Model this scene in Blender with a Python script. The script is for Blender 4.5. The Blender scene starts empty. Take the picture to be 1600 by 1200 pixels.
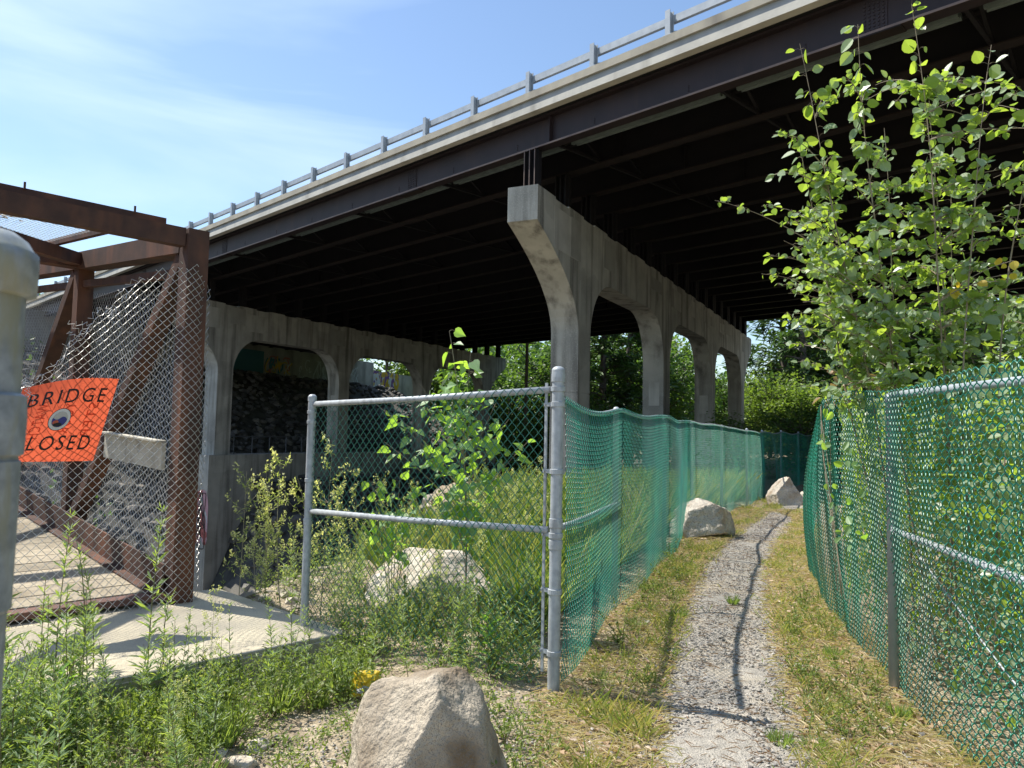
import bpy, math, random
import numpy as np
from mathutils import Matrix, Vector, noise as mnoise

S = bpy.context.scene
COL = S.collection
rng = np.random.default_rng(7)
random.seed(7)
R_ = math.radians

# ------------------------------------------------------------------ camera
FPX, PITCH, ROLL, CAMH = 1200.0, math.atan(79 / 1200.0), 0.020, 1.55
_F = np.array([0, math.cos(PITCH), math.sin(PITCH)])
_R0 = np.array([1.0, 0, 0])
_U0 = np.array([0, -math.sin(PITCH), math.cos(PITCH)])
_R = _R0 * math.cos(ROLL) + _U0 * math.sin(ROLL)
_U = -_R0 * math.sin(ROLL) + _U0 * math.cos(ROLL)
_C = np.array([0, 0, CAMH])
cam = bpy.data.cameras.new('camera')
cam.lens, cam.sensor_width = 27.0, 36.0
cam.clip_start, cam.clip_end = 0.05, 3000
cam.dof.use_dof = True
cam.dof.focus_distance = 5.5
cam.dof.aperture_fstop = 11.0
co = bpy.data.objects.new('camera', cam)
COL.objects.link(co)
co.matrix_world = Matrix(((_R[0], _U[0], -_F[0], 0), (_R[1], _U[1], -_F[1], 0), (_R[2], _U[2], -_F[2], CAMH), (0, 0, 0, 1)))
S.camera = co

# ------------------------------------------------------------------ light
SUN_EL = R_(57.5)
SUN_AZ = math.atan2(-0.913, 0.409)          # from +Y towards +X
w = bpy.data.worlds.new('World')
S.world = w
w.use_nodes = True
wn, wl = w.node_tree.nodes, w.node_tree.links
wn.clear()
sky = wn.new('ShaderNodeTexSky')
sky.sky_type = 'NISHITA'
sky.sun_disc = False
sky.sun_elevation = SUN_EL
sky.sun_rotation = SUN_AZ
sky.air_density, sky.dust_density, sky.ozone_density = 1.15, 0.5, 3.0
tc = wn.new('ShaderNodeTexCoord')
mp = wn.new('ShaderNodeMapping')
mp.inputs['Rotation'].default_value = (0.0, -0.46, 0.0)
mp.inputs['Scale'].default_value = (0.9, 1.6, 5.5)
nz = wn.new('ShaderNodeTexNoise')
nz.inputs['Scale'].default_value = 1.5
nz.inputs['Detail'].default_value = 5
nz.inputs['Roughness'].default_value = 0.52
nz.inputs['Distortion'].default_value = 0.5
rp = wn.new('ShaderNodeValToRGB')
rp.color_ramp.elements[0].position = 0.44
rp.color_ramp.elements[1].position = 0.80
rp.color_ramp.elements[0].color = (0.0, 0.0, 0.0, 1)
rp.color_ramp.elements[1].color = (0.6, 0.6, 0.6, 1)
mx = wn.new('ShaderNodeMixRGB')
mx.inputs[2].default_value = (5.3, 6.4, 7.9, 1)
bg = wn.new('ShaderNodeBackground')
bg.inputs['Strength'].default_value = 0.115
wo = wn.new('ShaderNodeOutputWorld')
wl.new(tc.outputs['Generated'], mp.inputs['Vector'])
wl.new(mp.outputs[0], nz.inputs['Vector'])
wl.new(nz.outputs['Fac'], rp.inputs['Fac'])
wl.new(rp.outputs['Color'], mx.inputs[0])
wl.new(sky.outputs[0], mx.inputs[1])
wl.new(mx.outputs[0], bg.inputs['Color'])
wl.new(bg.outputs[0], wo.inputs[0])
sl = bpy.data.lights.new('sun', 'SUN')
sl.energy, sl.angle, sl.color = 4.9, R_(0.55), (1.0, 0.95, 0.86)
so = bpy.data.objects.new('sun', sl)
COL.objects.link(so)
sd = Vector((math.sin(SUN_AZ) * math.cos(SUN_EL), math.cos(SUN_AZ) * math.cos(SUN_EL), math.sin(SUN_EL)))
so.rotation_euler = sd.to_track_quat('Z', 'Y').to_euler()
so.location = (-30, 15, 60)
S.view_settings.view_transform = 'Standard'
S.view_settings.look = 'None'
S.view_settings.exposure = 0.75
S.view_settings.gamma = 1.0
S.cycles.max_bounces = 8
S.cycles.use_denoising = True

# ------------------------------------------------------------------ helpers
def ray(u, v):
    return _F + (u - 800) / FPX * _R - (v - 600) / FPX * _U
def G(u, v, z=0.0):
    d = ray(u, v)
    return _C + d * ((z - CAMH) / d[2])
def Yp(u, v, y):
    d = ray(u, v)
    return _C + d * (y / d[1])
def PL(u, v, p0, n):
    d = ray(u, v)
    return _C + d * (np.dot(np.asarray(p0) - _C, n) / np.dot(d, n))
def A(*a):
    return np.array(a, float)
def nrm(v):
    v = np.asarray(v, float)
    return v / np.maximum(np.linalg.norm(v, axis=-1, keepdims=True), 1e-9)

class MB:
    def __init__(s):
        s.v, s.f, s.m, s.n = [], [], [], 0
    def add(s, V, Fs, m=0):
        V = np.asarray(V, float).reshape(-1, 3)
        if not isinstance(Fs, list) or (Fs and not isinstance(Fs[0], np.ndarray)):
            d = {}
            for f in Fs:
                d.setdefault(len(f), []).append(f)
            Fs = [np.array(x) for x in d.values()]
        for f in Fs:
            if len(f):
                s.f.append(f + s.n)
                s.m.append(np.full(len(f), m, np.int32))
        s.v.append(V)
        s.n += len(V)
        return s
    def box(s, c, size, ax=None, m=0):
        c = A(*c); h = A(*size) / 2
        ax = np.eye(3) if ax is None else np.asarray(ax)
        V = [c + ax[0] * h[0] * i + ax[1] * h[1] * j + ax[2] * h[2] * k for i in (-1, 1) for j in (-1, 1) for k in (-1, 1)]
        return s.add(V, [(0, 1, 3, 2), (4, 6, 7, 5), (0, 4, 5, 1), (2, 3, 7, 6), (0, 2, 6, 4), (1, 5, 7, 3)], m)
    def beam(s, p, q, wd, ht, up=(0, 0, 1), m=0):
        p, q = A(*p), A(*q)
        d = q - p; L = np.linalg.norm(d); d = d / L
        sd_ = nrm(np.cross(d, A(*up))); u2 = np.cross(sd_, d)
        return s.box((p + q) / 2, (L, wd, ht), (d, sd_, u2), m)
    def prism(s, poly, e0, e1, e2, o, t, m=0):
        """poly in (e0,e1) plane, extruded by t along e2"""
        o, e0, e1, e2 = map(lambda x: A(*x), (o, e0, e1, e2))
        n = len(poly)
        V = [o + e0 * a + e1 * b for a, b in poly] + [o + e0 * a + e1 * b + e2 * t for a, b in poly]
        Fs = [tuple(range(n))[::-1], tuple(range(n, 2 * n))] + [(i, (i + 1) % n, n + (i + 1) % n, n + i) for i in range(n)]
        return s.add(V, Fs, m)
    def tube(s, pts, r, n=8, m=0, cap=True):
        P = np.asarray(pts, float); K = len(P)
        r = np.full(K, r) if np.isscalar(r) else np.asarray(r)
        T = nrm(np.gradient(P, axis=0))
        ref = A(0, 0, 1) if abs(T[0][2]) < 0.9 else A(1, 0, 0)
        B = nrm(np.cross(T, ref)); N = np.cross(B, T)
        a = np.arange(n) * 2 * np.pi / n
        V = P[:, None] + r[:, None, None] * (B[:, None] * np.cos(a)[None, :, None] + N[:, None] * np.sin(a)[None, :, None])
        i = np.arange(K - 1)[:, None] * n; j = np.arange(n)[None]; j2 = (j + 1) % n
        Fq = np.stack([i + j, i + j2, i + n + j2, i + n + j], -1).reshape(-1, 4)
        Fs = [Fq]
        if cap:
            Fs.append(np.array([np.arange(n)[::-1], np.arange(n) + (K - 1) * n]))
        return s.add(V, Fs, m)
    def lathe(s, prof, c=(0, 0, 0), n=24, m=0):
        a = np.arange(n) * 2 * np.pi / n
        V = np.array([[(c[0] + r * np.cos(x), c[1] + r * np.sin(x), c[2] + z) for x in a] for r, z in prof])
        K = len(prof)
        i = np.arange(K - 1)[:, None] * n; j = np.arange(n)[None]; j2 = (j + 1) % n
        return s.add(V, [np.stack([i + j, i + j2, i + n + j2, i + n + j], -1).reshape(-1, 4)], m)
    def tubes(s, P, N, r, n=4, keep=None, m=0):
        """P (K,L,3) polylines, N reference normals"""
        K, L = P.shape[:2]
        T = nrm(np.gradient(P, axis=1))
        B = nrm(np.cross(T, N)); N2 = np.cross(B, T)
        a = (np.arange(n) + 0.5) * 2 * np.pi / n
        rr = np.asarray(r)
        if rr.ndim == 2: rr = rr[..., None, None]
        V = P[:, :, None] + rr * (B[:, :, None] * np.cos(a)[None, None, :, None] + N2[:, :, None] * np.sin(a)[None, None, :, None])
        k = (np.arange(K) * L)[:, None, None] * n; i = np.arange(L - 1)[None, :, None] * n
        j = np.arange(n)[None, None]; j2 = (j + 1) % n
        F = np.stack([k + i + j, k + i + j2, k + i + n + j2, k + i + n + j], -1)
        F = F.reshape(-1, 4) if keep is None else F[keep].reshape(-1, 4)
        return s.add(V, [F], m)
    def build(s, name, mats, parent=None, smooth=False, kind=None):
        me = bpy.data.meshes.new(name)
        V = np.concatenate(s.v) if s.v else np.zeros((0, 3))
        me.vertices.add(len(V)); me.vertices.foreach_set('co', V.astype(np.float32).ravel())
        lens = np.concatenate([np.full(len(f), f.shape[1]) for f in s.f])
        li = np.concatenate([f.ravel() for f in s.f])
        me.loops.add(len(li)); me.loops.foreach_set('vertex_index', li.astype(np.int32))
        me.polygons.add(len(lens))
        me.polygons.foreach_set('loop_start', (np.cumsum(lens) - lens).astype(np.int32))
        mats = mats if isinstance(mats, (list, tuple)) else [mats]
        for x in mats: me.materials.append(x)
        if len(mats) > 1: me.polygons.foreach_set('material_index', np.concatenate(s.m))
        me.polygons.foreach_set('use_smooth', np.full(len(lens), bool(smooth)))
        me.update(calc_edges=True)
        o = bpy.data.objects.new(name, me)
        COL.objects.link(o)
        if parent is not None:
            o.parent = parent
            o.matrix_parent_inverse = Matrix.Translation(-Vector(parent.location)) if parent.location.length else Matrix()
        if kind: o['kind'] = kind
        return o

def tag(o, label, cat, group=None, kind=None):
    o['label'], o['category'] = label, cat
    if group: o['group'] = group
    if kind: o['kind'] = kind
    return o
def thing(name, label, cat, loc=(0, 0, 0), group=None):
    o = bpy.data.objects.new(name, None)
    o.empty_display_size = 0.2
    COL.objects.link(o); o.location = loc
    return tag(o, label, cat, group)
def struct(o):
    o['kind'] = 'structure'
    return o
def copy_tree(src, loc, rz=0, sc=1.0, label=None):
    r = src.copy(); COL.objects.link(r)
    r.location = loc; r.rotation_euler = (0, 0, rz); r.scale = (sc,) * 3
    if label: r['label'] = label
    for ch in list(src.children):
        c = ch.copy(); COL.objects.link(c); c.parent = r
    return r

# ------------------------------------------------------------------ materials
def material(name, c1, c2=None, scale=4.0, rough=0.8, metal=0.0, bump=0.0, bscale=40.0, stretch=(1, 1, 1), c3=None, s3=1.0, st3=(1, 1, 1),
             lo3=0.5, hi3=0.75, lo=0.35, hi=0.65, detail=5, blocks=0.0, spec=0.4, speck=None, speck_scale=200, speck_w=(0.6, 0.68), bdist=0.02):
    m = bpy.data.materials.new(name); m.use_nodes = True
    n, l = m.node_tree.nodes, m.node_tree.links
    b = n['Principled BSDF']
    b.inputs['Roughness'].default_value = rough
    b.inputs['Metallic'].default_value = metal
    b.inputs['Specular IOR Level'].default_value = spec
    g = n.new('ShaderNodeNewGeometry')
    def noise(sc, st, det=detail):
        mpn = n.new('ShaderNodeMapping'); mpn.inputs['Scale'].default_value = st
        l.new(g.outputs['Position'], mpn.inputs['Vector'])
        t = n.new('ShaderNodeTexNoise'); t.inputs['Scale'].default_value = sc; t.inputs['Detail'].default_value = det
        l.new(mpn.outputs[0], t.inputs['Vector'])
        return t.outputs['Fac']
    def ramp(src, a, z):
        r = n.new('ShaderNodeMapRange'); r.inputs['From Min'].default_value = a; r.inputs['From Max'].default_value = z
        l.new(src, r.inputs['Value'])
        return r.outputs[0]
    def mix(fac, a, bb):
        x = n.new('ShaderNodeMixRGB')
        if isinstance(fac, float): x.inputs[0].default_value = fac
        else: l.new(fac, x.inputs[0])
        for k, val in ((1, a), (2, bb)):
            if isinstance(val, tuple): x.inputs[k].default_value = (*val, 1)
            else: l.new(val, x.inputs[k])
        return x.outputs[0]
    colr = c1
    if c2: colr = mix(ramp(noise(scale, stretch), lo, hi), c1, c2)
    if c3: colr = mix(ramp(noise(s3, st3), lo3, hi3), colr, c3)
    if blocks:
        vo = n.new('ShaderNodeTexVoronoi'); vo.distance = 'CHEBYCHEV'; vo.inputs['Scale'].default_value = 0.45
        l.new(g.outputs['Position'], vo.inputs['Vector'])
        hs = n.new('ShaderNodeRGBToBW'); l.new(vo.outputs['Color'], hs.inputs[0])
        r2 = n.new('ShaderNodeMapRange'); r2.inputs['To Min'].default_value = 1 - blocks; r2.inputs['To Max'].default_value = 1.0
        l.new(hs.outputs[0], r2.inputs['Value'])
        mu = n.new('ShaderNodeMixRGB'); mu.blend_type = 'MULTIPLY'; mu.inputs[0].default_value = 1
        if isinstance(colr, tuple): mu.inputs[1].default_value = (*colr, 1)
        else: l.new(colr, mu.inputs[1])
        l.new(r2.outputs[0], mu.inputs[2]); colr = mu.outputs[0]
    if speck: colr = mix(ramp(noise(speck_scale, (1, 1, 1), 3), *speck_w), colr, speck)
    if isinstance(colr, tuple): b.inputs['Base Color'].default_value = (*colr, 1)
    else: l.new(colr, b.inputs['Base Color'])
    if bump:
        bp = n.new('ShaderNodeBump'); bp.inputs['Strength'].default_value = bump; bp.inputs['Distance'].default_value = bdist
        l.new(noise(bscale, (1, 1, 1), 6), bp.inputs['Height']); l.new(bp.outputs[0], b.inputs['Normal'])
    return m

def leafmat(name, cols, trans=0.45, under=None, rough=0.45, tint=(1.25, 1.25, 0.55)):
    m = bpy.data.materials.new(name); m.use_nodes = True
    n, l = m.node_tree.nodes, m.node_tree.links
    b = n['Principled BSDF']; b.inputs['Roughness'].default_value = rough
    b.inputs['Specular IOR Level'].default_value = 0.45
    g = n.new('ShaderNodeNewGeometry')
    r = n.new('ShaderNodeValToRGB')
    el = r.color_ramp.elements
    while len(el) < len(cols): el.new(0.5)
    for i, c in enumerate(cols):
        el[i].position = i / max(1, len(cols) - 1); el[i].color = (*c, 1)
    l.new(g.outputs['Random Per Island'], r.inputs['Fac'])
    colr = r.outputs[0]
    if under:
        x = n.new('ShaderNodeMixRGB'); l.new(g.outputs['Backfacing'], x.inputs[0]); l.new(colr, x.inputs[1]); x.inputs[2].default_value = (*under, 1)
        colr = x.outputs[0]
    l.new(colr, b.inputs['Base Color'])
    t = n.new('ShaderNodeBsdfTranslucent')
    tm = n.new('ShaderNodeMixRGB'); tm.blend_type = 'MULTIPLY'; tm.inputs[0].default_value = 1
    l.new(r.outputs[0], tm.inputs[1]); tm.inputs[2].default_value = (*[c * 1.6 for c in tint], 1)
    l.new(tm.outputs[0], t.inputs['Color'])
    ms = n.new('ShaderNodeMixShader'); ms.inputs[0].default_value = trans
    l.new(b.outputs[0], ms.inputs[1]); l.new(t.outputs[0], ms.inputs[2])
    l.new(ms.outputs[0], n['Material Output'].inputs['Surface'])
    return m

M = dict(
    conc=material('pier_concrete', (0.57, 0.545, 0.475), (0.40, 0.385, 0.335), 0.9, 0.9, bump=0.25, bscale=14, c3=(0.15, 0.14, 0.12), s3=2.2, st3=(1, 1, 0.07), lo3=0.48, hi3=0.72, blocks=0.30, speck=(0.5, 0.48, 0.42), speck_scale=45),
    fascia=material('parapet_concrete', (0.44, 0.40, 0.32), (0.34, 0.31, 0.25), 1.5, 0.9, bump=0.15, bscale=12, c3=(0.22, 0.2, 0.17), s3=1.4, st3=(1, 1, 0.15), lo3=0.55, hi3=0.85),
    slab=material('slab_concrete', (0.54, 0.475, 0.34), (0.40, 0.355, 0.265), 2.2, 0.92, bump=0.3, bscale=60, c3=(0.34, 0.31, 0.25), s3=1.0, speck=(0.24, 0.22, 0.19), speck_scale=90, speck_w=(0.58, 0.7)),
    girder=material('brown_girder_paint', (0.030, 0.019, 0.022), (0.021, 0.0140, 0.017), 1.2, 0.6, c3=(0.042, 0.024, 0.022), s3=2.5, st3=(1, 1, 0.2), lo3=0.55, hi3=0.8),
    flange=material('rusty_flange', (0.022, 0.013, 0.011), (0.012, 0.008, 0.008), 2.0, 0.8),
    ingirder=material('shaded_girder_paint', (0.009, 0.007, 0.0085), (0.006, 0.005, 0.0065), 1.2, 0.7),  # girder paint darkened: the shade under the deck is in the colour
    lip=material('flange_edge_highlight', (0.21, 0.15, 0.125), (0.15, 0.105, 0.09), 2.0, 0.6),  # painted highlight: pale colour for light catching flange and bearing edges
    patch0=material('concrete_patch_light', (0.54, 0.52, 0.46), (0.42, 0.40, 0.355), 1.2, 0.9, c3=(0.24, 0.23, 0.195), s3=1.4, st3=(1, 1, 0.10), lo3=0.5, hi3=0.74),
    patch1=material('concrete_patch_dark', (0.34, 0.33, 0.29), (0.26, 0.25, 0.22), 1.2, 0.9, c3=(0.36, 0.345, 0.30), s3=1.5, st3=(1, 1, 0.2), lo3=0.5, hi3=0.7),
    patch2=material('concrete_patch_mid', (0.46, 0.44, 0.39), (0.36, 0.345, 0.30), 1.2, 0.9, c3=(0.22, 0.21, 0.18), s3=1.5, st3=(1, 1, 0.15), lo3=0.5, hi3=0.7),
    fascia3=material('shaded_parapet_concrete', (0.36, 0.375, 0.385), (0.27, 0.285, 0.30), 1.5, 0.9, c3=(0.2, 0.2, 0.2), s3=1.6, st3=(1, 1, 0.12), lo3=0.55, hi3=0.85),  # blue-grey of the sky-lit shade in the recess, put into the colour
    fascia2=material('pale_parapet_concrete', (0.60, 0.57, 0.50), (0.50, 0.475, 0.42), 1.5, 0.9, bump=0.15, bscale=12, c3=(0.30, 0.28, 0.24), s3=1.6, st3=(1, 1, 0.12), lo3=0.55, hi3=0.85),
    rust=material('weathering_steel', (0.082, 0.040, 0.027), (0.050, 0.026, 0.020), 6, 0.8, bump=0.12, bscale=150, c3=(0.17, 0.068, 0.036), s3=3, st3=(1, 1, 0.25), lo3=0.5, hi3=0.75),
    galv=material('galvanised_steel', (0.42, 0.45, 0.47), (0.32, 0.345, 0.365), 26, 0.5, metal=0.15, c3=(0.24, 0.25, 0.25), s3=22, st3=(1, 1, 0.12), lo3=0.5, hi3=0.75),
    nearpost=material('dull_galvanised', (0.31, 0.35, 0.37), (0.19, 0.22, 0.235), 55, 0.55, metal=0.1, c3=(0.25, 0.26, 0.20), s3=38, st3=(1, 1, 0.25), lo3=0.47, hi3=0.62),
    galvrail=material('galvanised_rail', (0.42, 0.46, 0.50), (0.33, 0.37, 0.41), 4, 0.5, metal=0.15),
    wire=material('galvanised_wire', (0.60, 0.59, 0.57), (0.42, 0.41, 0.40), 20, 0.38, metal=0.55),
    green=material('green_vinyl', (0.020, 0.245, 0.160), (0.012, 0.16, 0.112), 3, 0.40, spec=0.5, c3=(0.055, 0.15, 0.11), s3=0.7, lo3=0.5, hi3=0.7),
    dgreen=material('dark_green_vinyl', (0.012, 0.13, 0.085), (0.01, 0.09, 0.065), 3, 0.32, spec=0.6),
    tray=material('galvanised_tray', (0.17, 0.205, 0.195), (0.12, 0.145, 0.14), 3, 0.5, metal=0.2),
    wood=material('weathered_planks', (0.44, 0.375, 0.27), (0.32, 0.27, 0.195), 6, 0.85, stretch=(1.2, 1.2, 6), c3=(0.24, 0.19, 0.12), s3=2.2, lo3=0.55, hi3=0.78, bump=0.25, bscale=60),
    board=material('old_white_board', (0.55, 0.52, 0.43), (0.40, 0.37, 0.30), 6, 0.7, c3=(0.25, 0.22, 0.18), s3=5, st3=(1, 1, 0.4), lo3=0.55, hi3=0.72),
    soil=None,
    granite=material('granite', (0.46, 0.395, 0.30), (0.33, 0.28, 0.21), 7, 0.9, detail=9, bump=1.0, bscale=40, bdist=0.022, c3=(0.17, 0.12, 0.07), s3=3.2, lo3=0.5, hi3=0.7, speck=(0.17, 0.15, 0.125), speck_scale=210, speck_w=(0.52, 0.66)),
    pale=material('pale_rock', (0.60, 0.54, 0.45), (0.44, 0.39, 0.32), 4, 0.9, bump=1.0, bscale=12, bdist=0.06, c3=(0.33, 0.25, 0.17), s3=4.5, lo3=0.48, hi3=0.68, detail=9, speck=(0.27, 0.235, 0.20), speck_scale=60, speck_w=(0.56, 0.64)),
    rip=material('riprap_rock', (0.18, 0.172, 0.16), (0.085, 0.082, 0.078), 1.3, 0.9, bump=0.5, bscale=8, c3=(0.36, 0.32, 0.26), s3=0.6),
    pebble=material('pebble_grey', (0.44, 0.405, 0.36), (0.24, 0.225, 0.21), 25, 0.9, c3=(0.58, 0.53, 0.45), s3=40),
    bark=material('sapling_bark', (0.30, 0.25, 0.18), (0.22, 0.18, 0.13), 30, 0.8),
    trunk=material('tree_trunk_bark', (0.15, 0.125, 0.105), (0.09, 0.075, 0.065), 3, 0.9),
    stem=material('weed_stem', (0.20, 0.20, 0.085), (0.14, 0.10, 0.055), 20, 0.7),
    drystem=material('dry_stem', (0.36, 0.33, 0.22), (0.24, 0.20, 0.13), 20, 0.8),
    black=material('sign_black', (0.016, 0.013, 0.012), rough=0.6),
)
def island_tone(m, lo):
    n, l = m.node_tree.nodes, m.node_tree.links
    b = n['Principled BSDF']; src = b.inputs['Base Color'].links[0].from_socket
    g = n.new('ShaderNodeNewGeometry'); r = n.new('ShaderNodeMapRange'); r.inputs['To Min'].default_value = lo
    l.new(g.outputs['Random Per Island'], r.inputs['Value'])
    x = n.new('ShaderNodeMixRGB'); x.blend_type = 'MULTIPLY'; x.inputs[0].default_value = 1
    l.new(src, x.inputs[1]); l.new(r.outputs[0], x.inputs[2]); l.new(x.outputs[0], b.inputs['Base Color'])
island_tone(M['wood'], 0.6); island_tone(M['rip'], 0.5); island_tone(M['pebble'], 0.45); island_tone(M['galvrail'], 0.8)
# leaf materials
L_ = dict(
    aspen=leafmat('aspen_leaf', [(0.13, 0.21, 0.065), (0.17, 0.25, 0.075), (0.20, 0.29, 0.075), (0.24, 0.32, 0.075)], 0.5, under=(0.30, 0.38, 0.25), rough=0.36, tint=(1.35, 1.3, 0.45)),
    birch=leafmat('birch_leaf', [(0.16, 0.28, 0.055), (0.21, 0.34, 0.065), (0.27, 0.40, 0.08)], 0.5, under=(0.24, 0.36, 0.19)),
    weed=leafmat('weed_leaf', [(0.15, 0.215, 0.06), (0.21, 0.28, 0.085), (0.28, 0.34, 0.13)], 0.45, under=(0.2, 0.29, 0.14)),
    bright=leafmat('broad_leaf', [(0.13, 0.25, 0.045), (0.16, 0.29, 0.055), (0.19, 0.30, 0.065)], 0.45),
    seed=leafmat('seed_head', [(0.46, 0.47, 0.26), (0.56, 0.56, 0.34)], 0.4),
    pale=leafmat('pale_weed_leaf', [(0.21, 0.28, 0.09), (0.29, 0.35, 0.13), (0.36, 0.40, 0.18)], 0.5),
    low=leafmat('ground_leaf', [(0.09, 0.14, 0.035), (0.15, 0.21, 0.05), (0.23, 0.28, 0.085)], 0.42),
    grass=leafmat('grass_blade', [(0.15, 0.22, 0.055), (0.22, 0.27, 0.08), (0.34, 0.33, 0.13), (0.42, 0.36, 0.19)], 0.35),
    meadow=leafmat('meadow_blade', [(0.15, 0.235, 0.07), (0.21, 0.29, 0.095), (0.29, 0.34, 0.14), (0.38, 0.37, 0.21)], 0.45),
    straw=leafmat('straw', [(0.36, 0.29, 0.19), (0.48, 0.40, 0.27), (0.58, 0.50, 0.36), (0.40, 0.38, 0.18)], 0.2),
    needle=leafmat('pine_needle', [(0.24, 0.125, 0.055), (0.34, 0.21, 0.11)], 0.1),
    dead=leafmat('dead_leaf', [(0.30, 0.20, 0.12), (0.42, 0.30, 0.19), (0.22, 0.14, 0.085)], 0.2),
    yellow=leafmat('yellow_leaf', [(0.52, 0.36, 0.035), (0.5, 0.42, 0.06)], 0.4),
    conif=leafmat('conifer_spray', [(0.040, 0.085, 0.030), (0.060, 0.115, 0.036), (0.085, 0.145, 0.042)], 0.3),
    decid=leafmat('deciduous_leaf', [(0.060, 0.12, 0.030), (0.085, 0.155, 0.038), (0.115, 0.19, 0.045)], 0.4),
    young=leafmat('young_tree_leaf', [(0.10, 0.17, 0.035), (0.14, 0.215, 0.045), (0.17, 0.24, 0.05)], 0.42),
)

# ------------------------------------------------------------------ layout frames
P1 = A(0.66, 22.6, 0)                         # near corner of the near pier
b_ = A(-0.7071, 0.7071, 0)                    # along the highway
q_ = A(0.7071, 0.7071, 0)                     # across the highway, inwards
p_ = A(0.432, 0.902, 0); p_ = p_ / np.linalg.norm(p_)
n_ = A(p_[1], -p_[0], 0)
Z = A(0, 0, 1)
def bp(x, y):
    dx, dy = x - P1[0], y - P1[1]
    det = b_[0] * p_[1] - p_[0] * b_[1]
    return (dx * p_[1] - p_[0] * dy) / det, (b_[0] * dy - b_[1] * dx) / det
def sst(a, z, x):
    t = np.clip((x - a) / (z - a), 0, 1)
    return t * t * (3 - 2 * t)

def EDGE(pi): return -3.7 + 6.7 * sst(-9.0, -1.0, pi)
def hz(x, y):
    x = np.asarray(x, float); y = np.asarray(y, float)
    be, pi = bp(x, y)
    edge = EDGE(pi)
    d = be - edge
    near = -8.0 * np.clip(d / 6.0, 0, 1)
    near = np.where(d < 0, 0, near)
    far = -8.0 + 15.4 * np.clip((be - 30) / 24, 0, 1) + 2.2 * sst(56, 72, be)
    bank2 = -8.0 + 6.2 * np.clip((be - 17.5) / 9.5, 0, 1) * sst(3.5, 7.0, pi) * (be < 28.3)
    z = np.where(be < 15, near, np.maximum(np.maximum(near, far), bank2))
    z = z * (1 - sst(48, 66, pi))
    z = z - 0.17 * sst(-0.2, -1.2, x) * sst(9.0, 6.5, y) * (y > -3)
    r = np.hypot(x, y)
    z = z + 0.03 * np.sin(1.9 * x + 0.7 * y) * np.sin(1.3 * y - 0.6 * x + 1) * sst(2, 5, r)
    far_r = sst(70, 140, r)
    z = z + far_r * 3.0 * (np.sin(x * 0.02 + 1) + np.sin(y * 0.017)) * (be < 0)
    return z

# path centre line and left fence line
LF = np.array([(0.27, 4.66), (1.02, 7.1), (2.08, 10.0), (2.72, 12.0), (4.35, 15.6), (5.8, 18.5), (7.15, 21.5), (10.9, 28), (17, 37)])
PC = np.array([(0.95, 1.5), (1.05, 3.6), (1.45, 5.2), (1.98, 7.0), (2.75, 9.4), (3.75, 11.8), (5.1, 14.8), (6.5, 17.6), (8.1, 20.8), (9.8, 23.6), (13, 28)])
def lf_x(y): return np.interp(y, LF[:, 1], LF[:, 0])
def pc_x(y): return np.interp(y, PC[:, 1], PC[:, 0])

# ------------------------------------------------------------------ ground
def spaced(lo, hi, n, k, c):
    t = np.linspace(-1, 1, n)
    s = np.sinh(k * t) / np.sinh(k)
    return np.where(s < 0, c + s * (c - lo), c + s * (hi - c))
gx = spaced(-320, 320, 250, 6.2, 0.5)
gy = spaced(-60, 420, 250, 6.0, 6.0)
X, Yg = np.meshgrid(gx, gy)
Zg = hz(X, Yg)
nsm = np.array([mnoise.noise((a * 2.2, b * 2.2, 0.3)) for a, b in zip(X.ravel(), Yg.ravel())]).reshape(X.shape)
Zg = Zg + 0.035 * nsm * sst(1, 4, np.hypot(X, Yg))
be_, pi_ = bp(X, Yg)
mb = MB()
nx, ny = len(gx), len(gy)
ii = (np.arange(ny - 1)[:, None] * nx + np.arange(nx - 1)[None])
mb.add(np.stack([X, Yg, Zg], -1), [np.stack([ii, ii + 1, ii + nx + 1, ii + nx], -1).reshape(-1, 4)])
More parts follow.
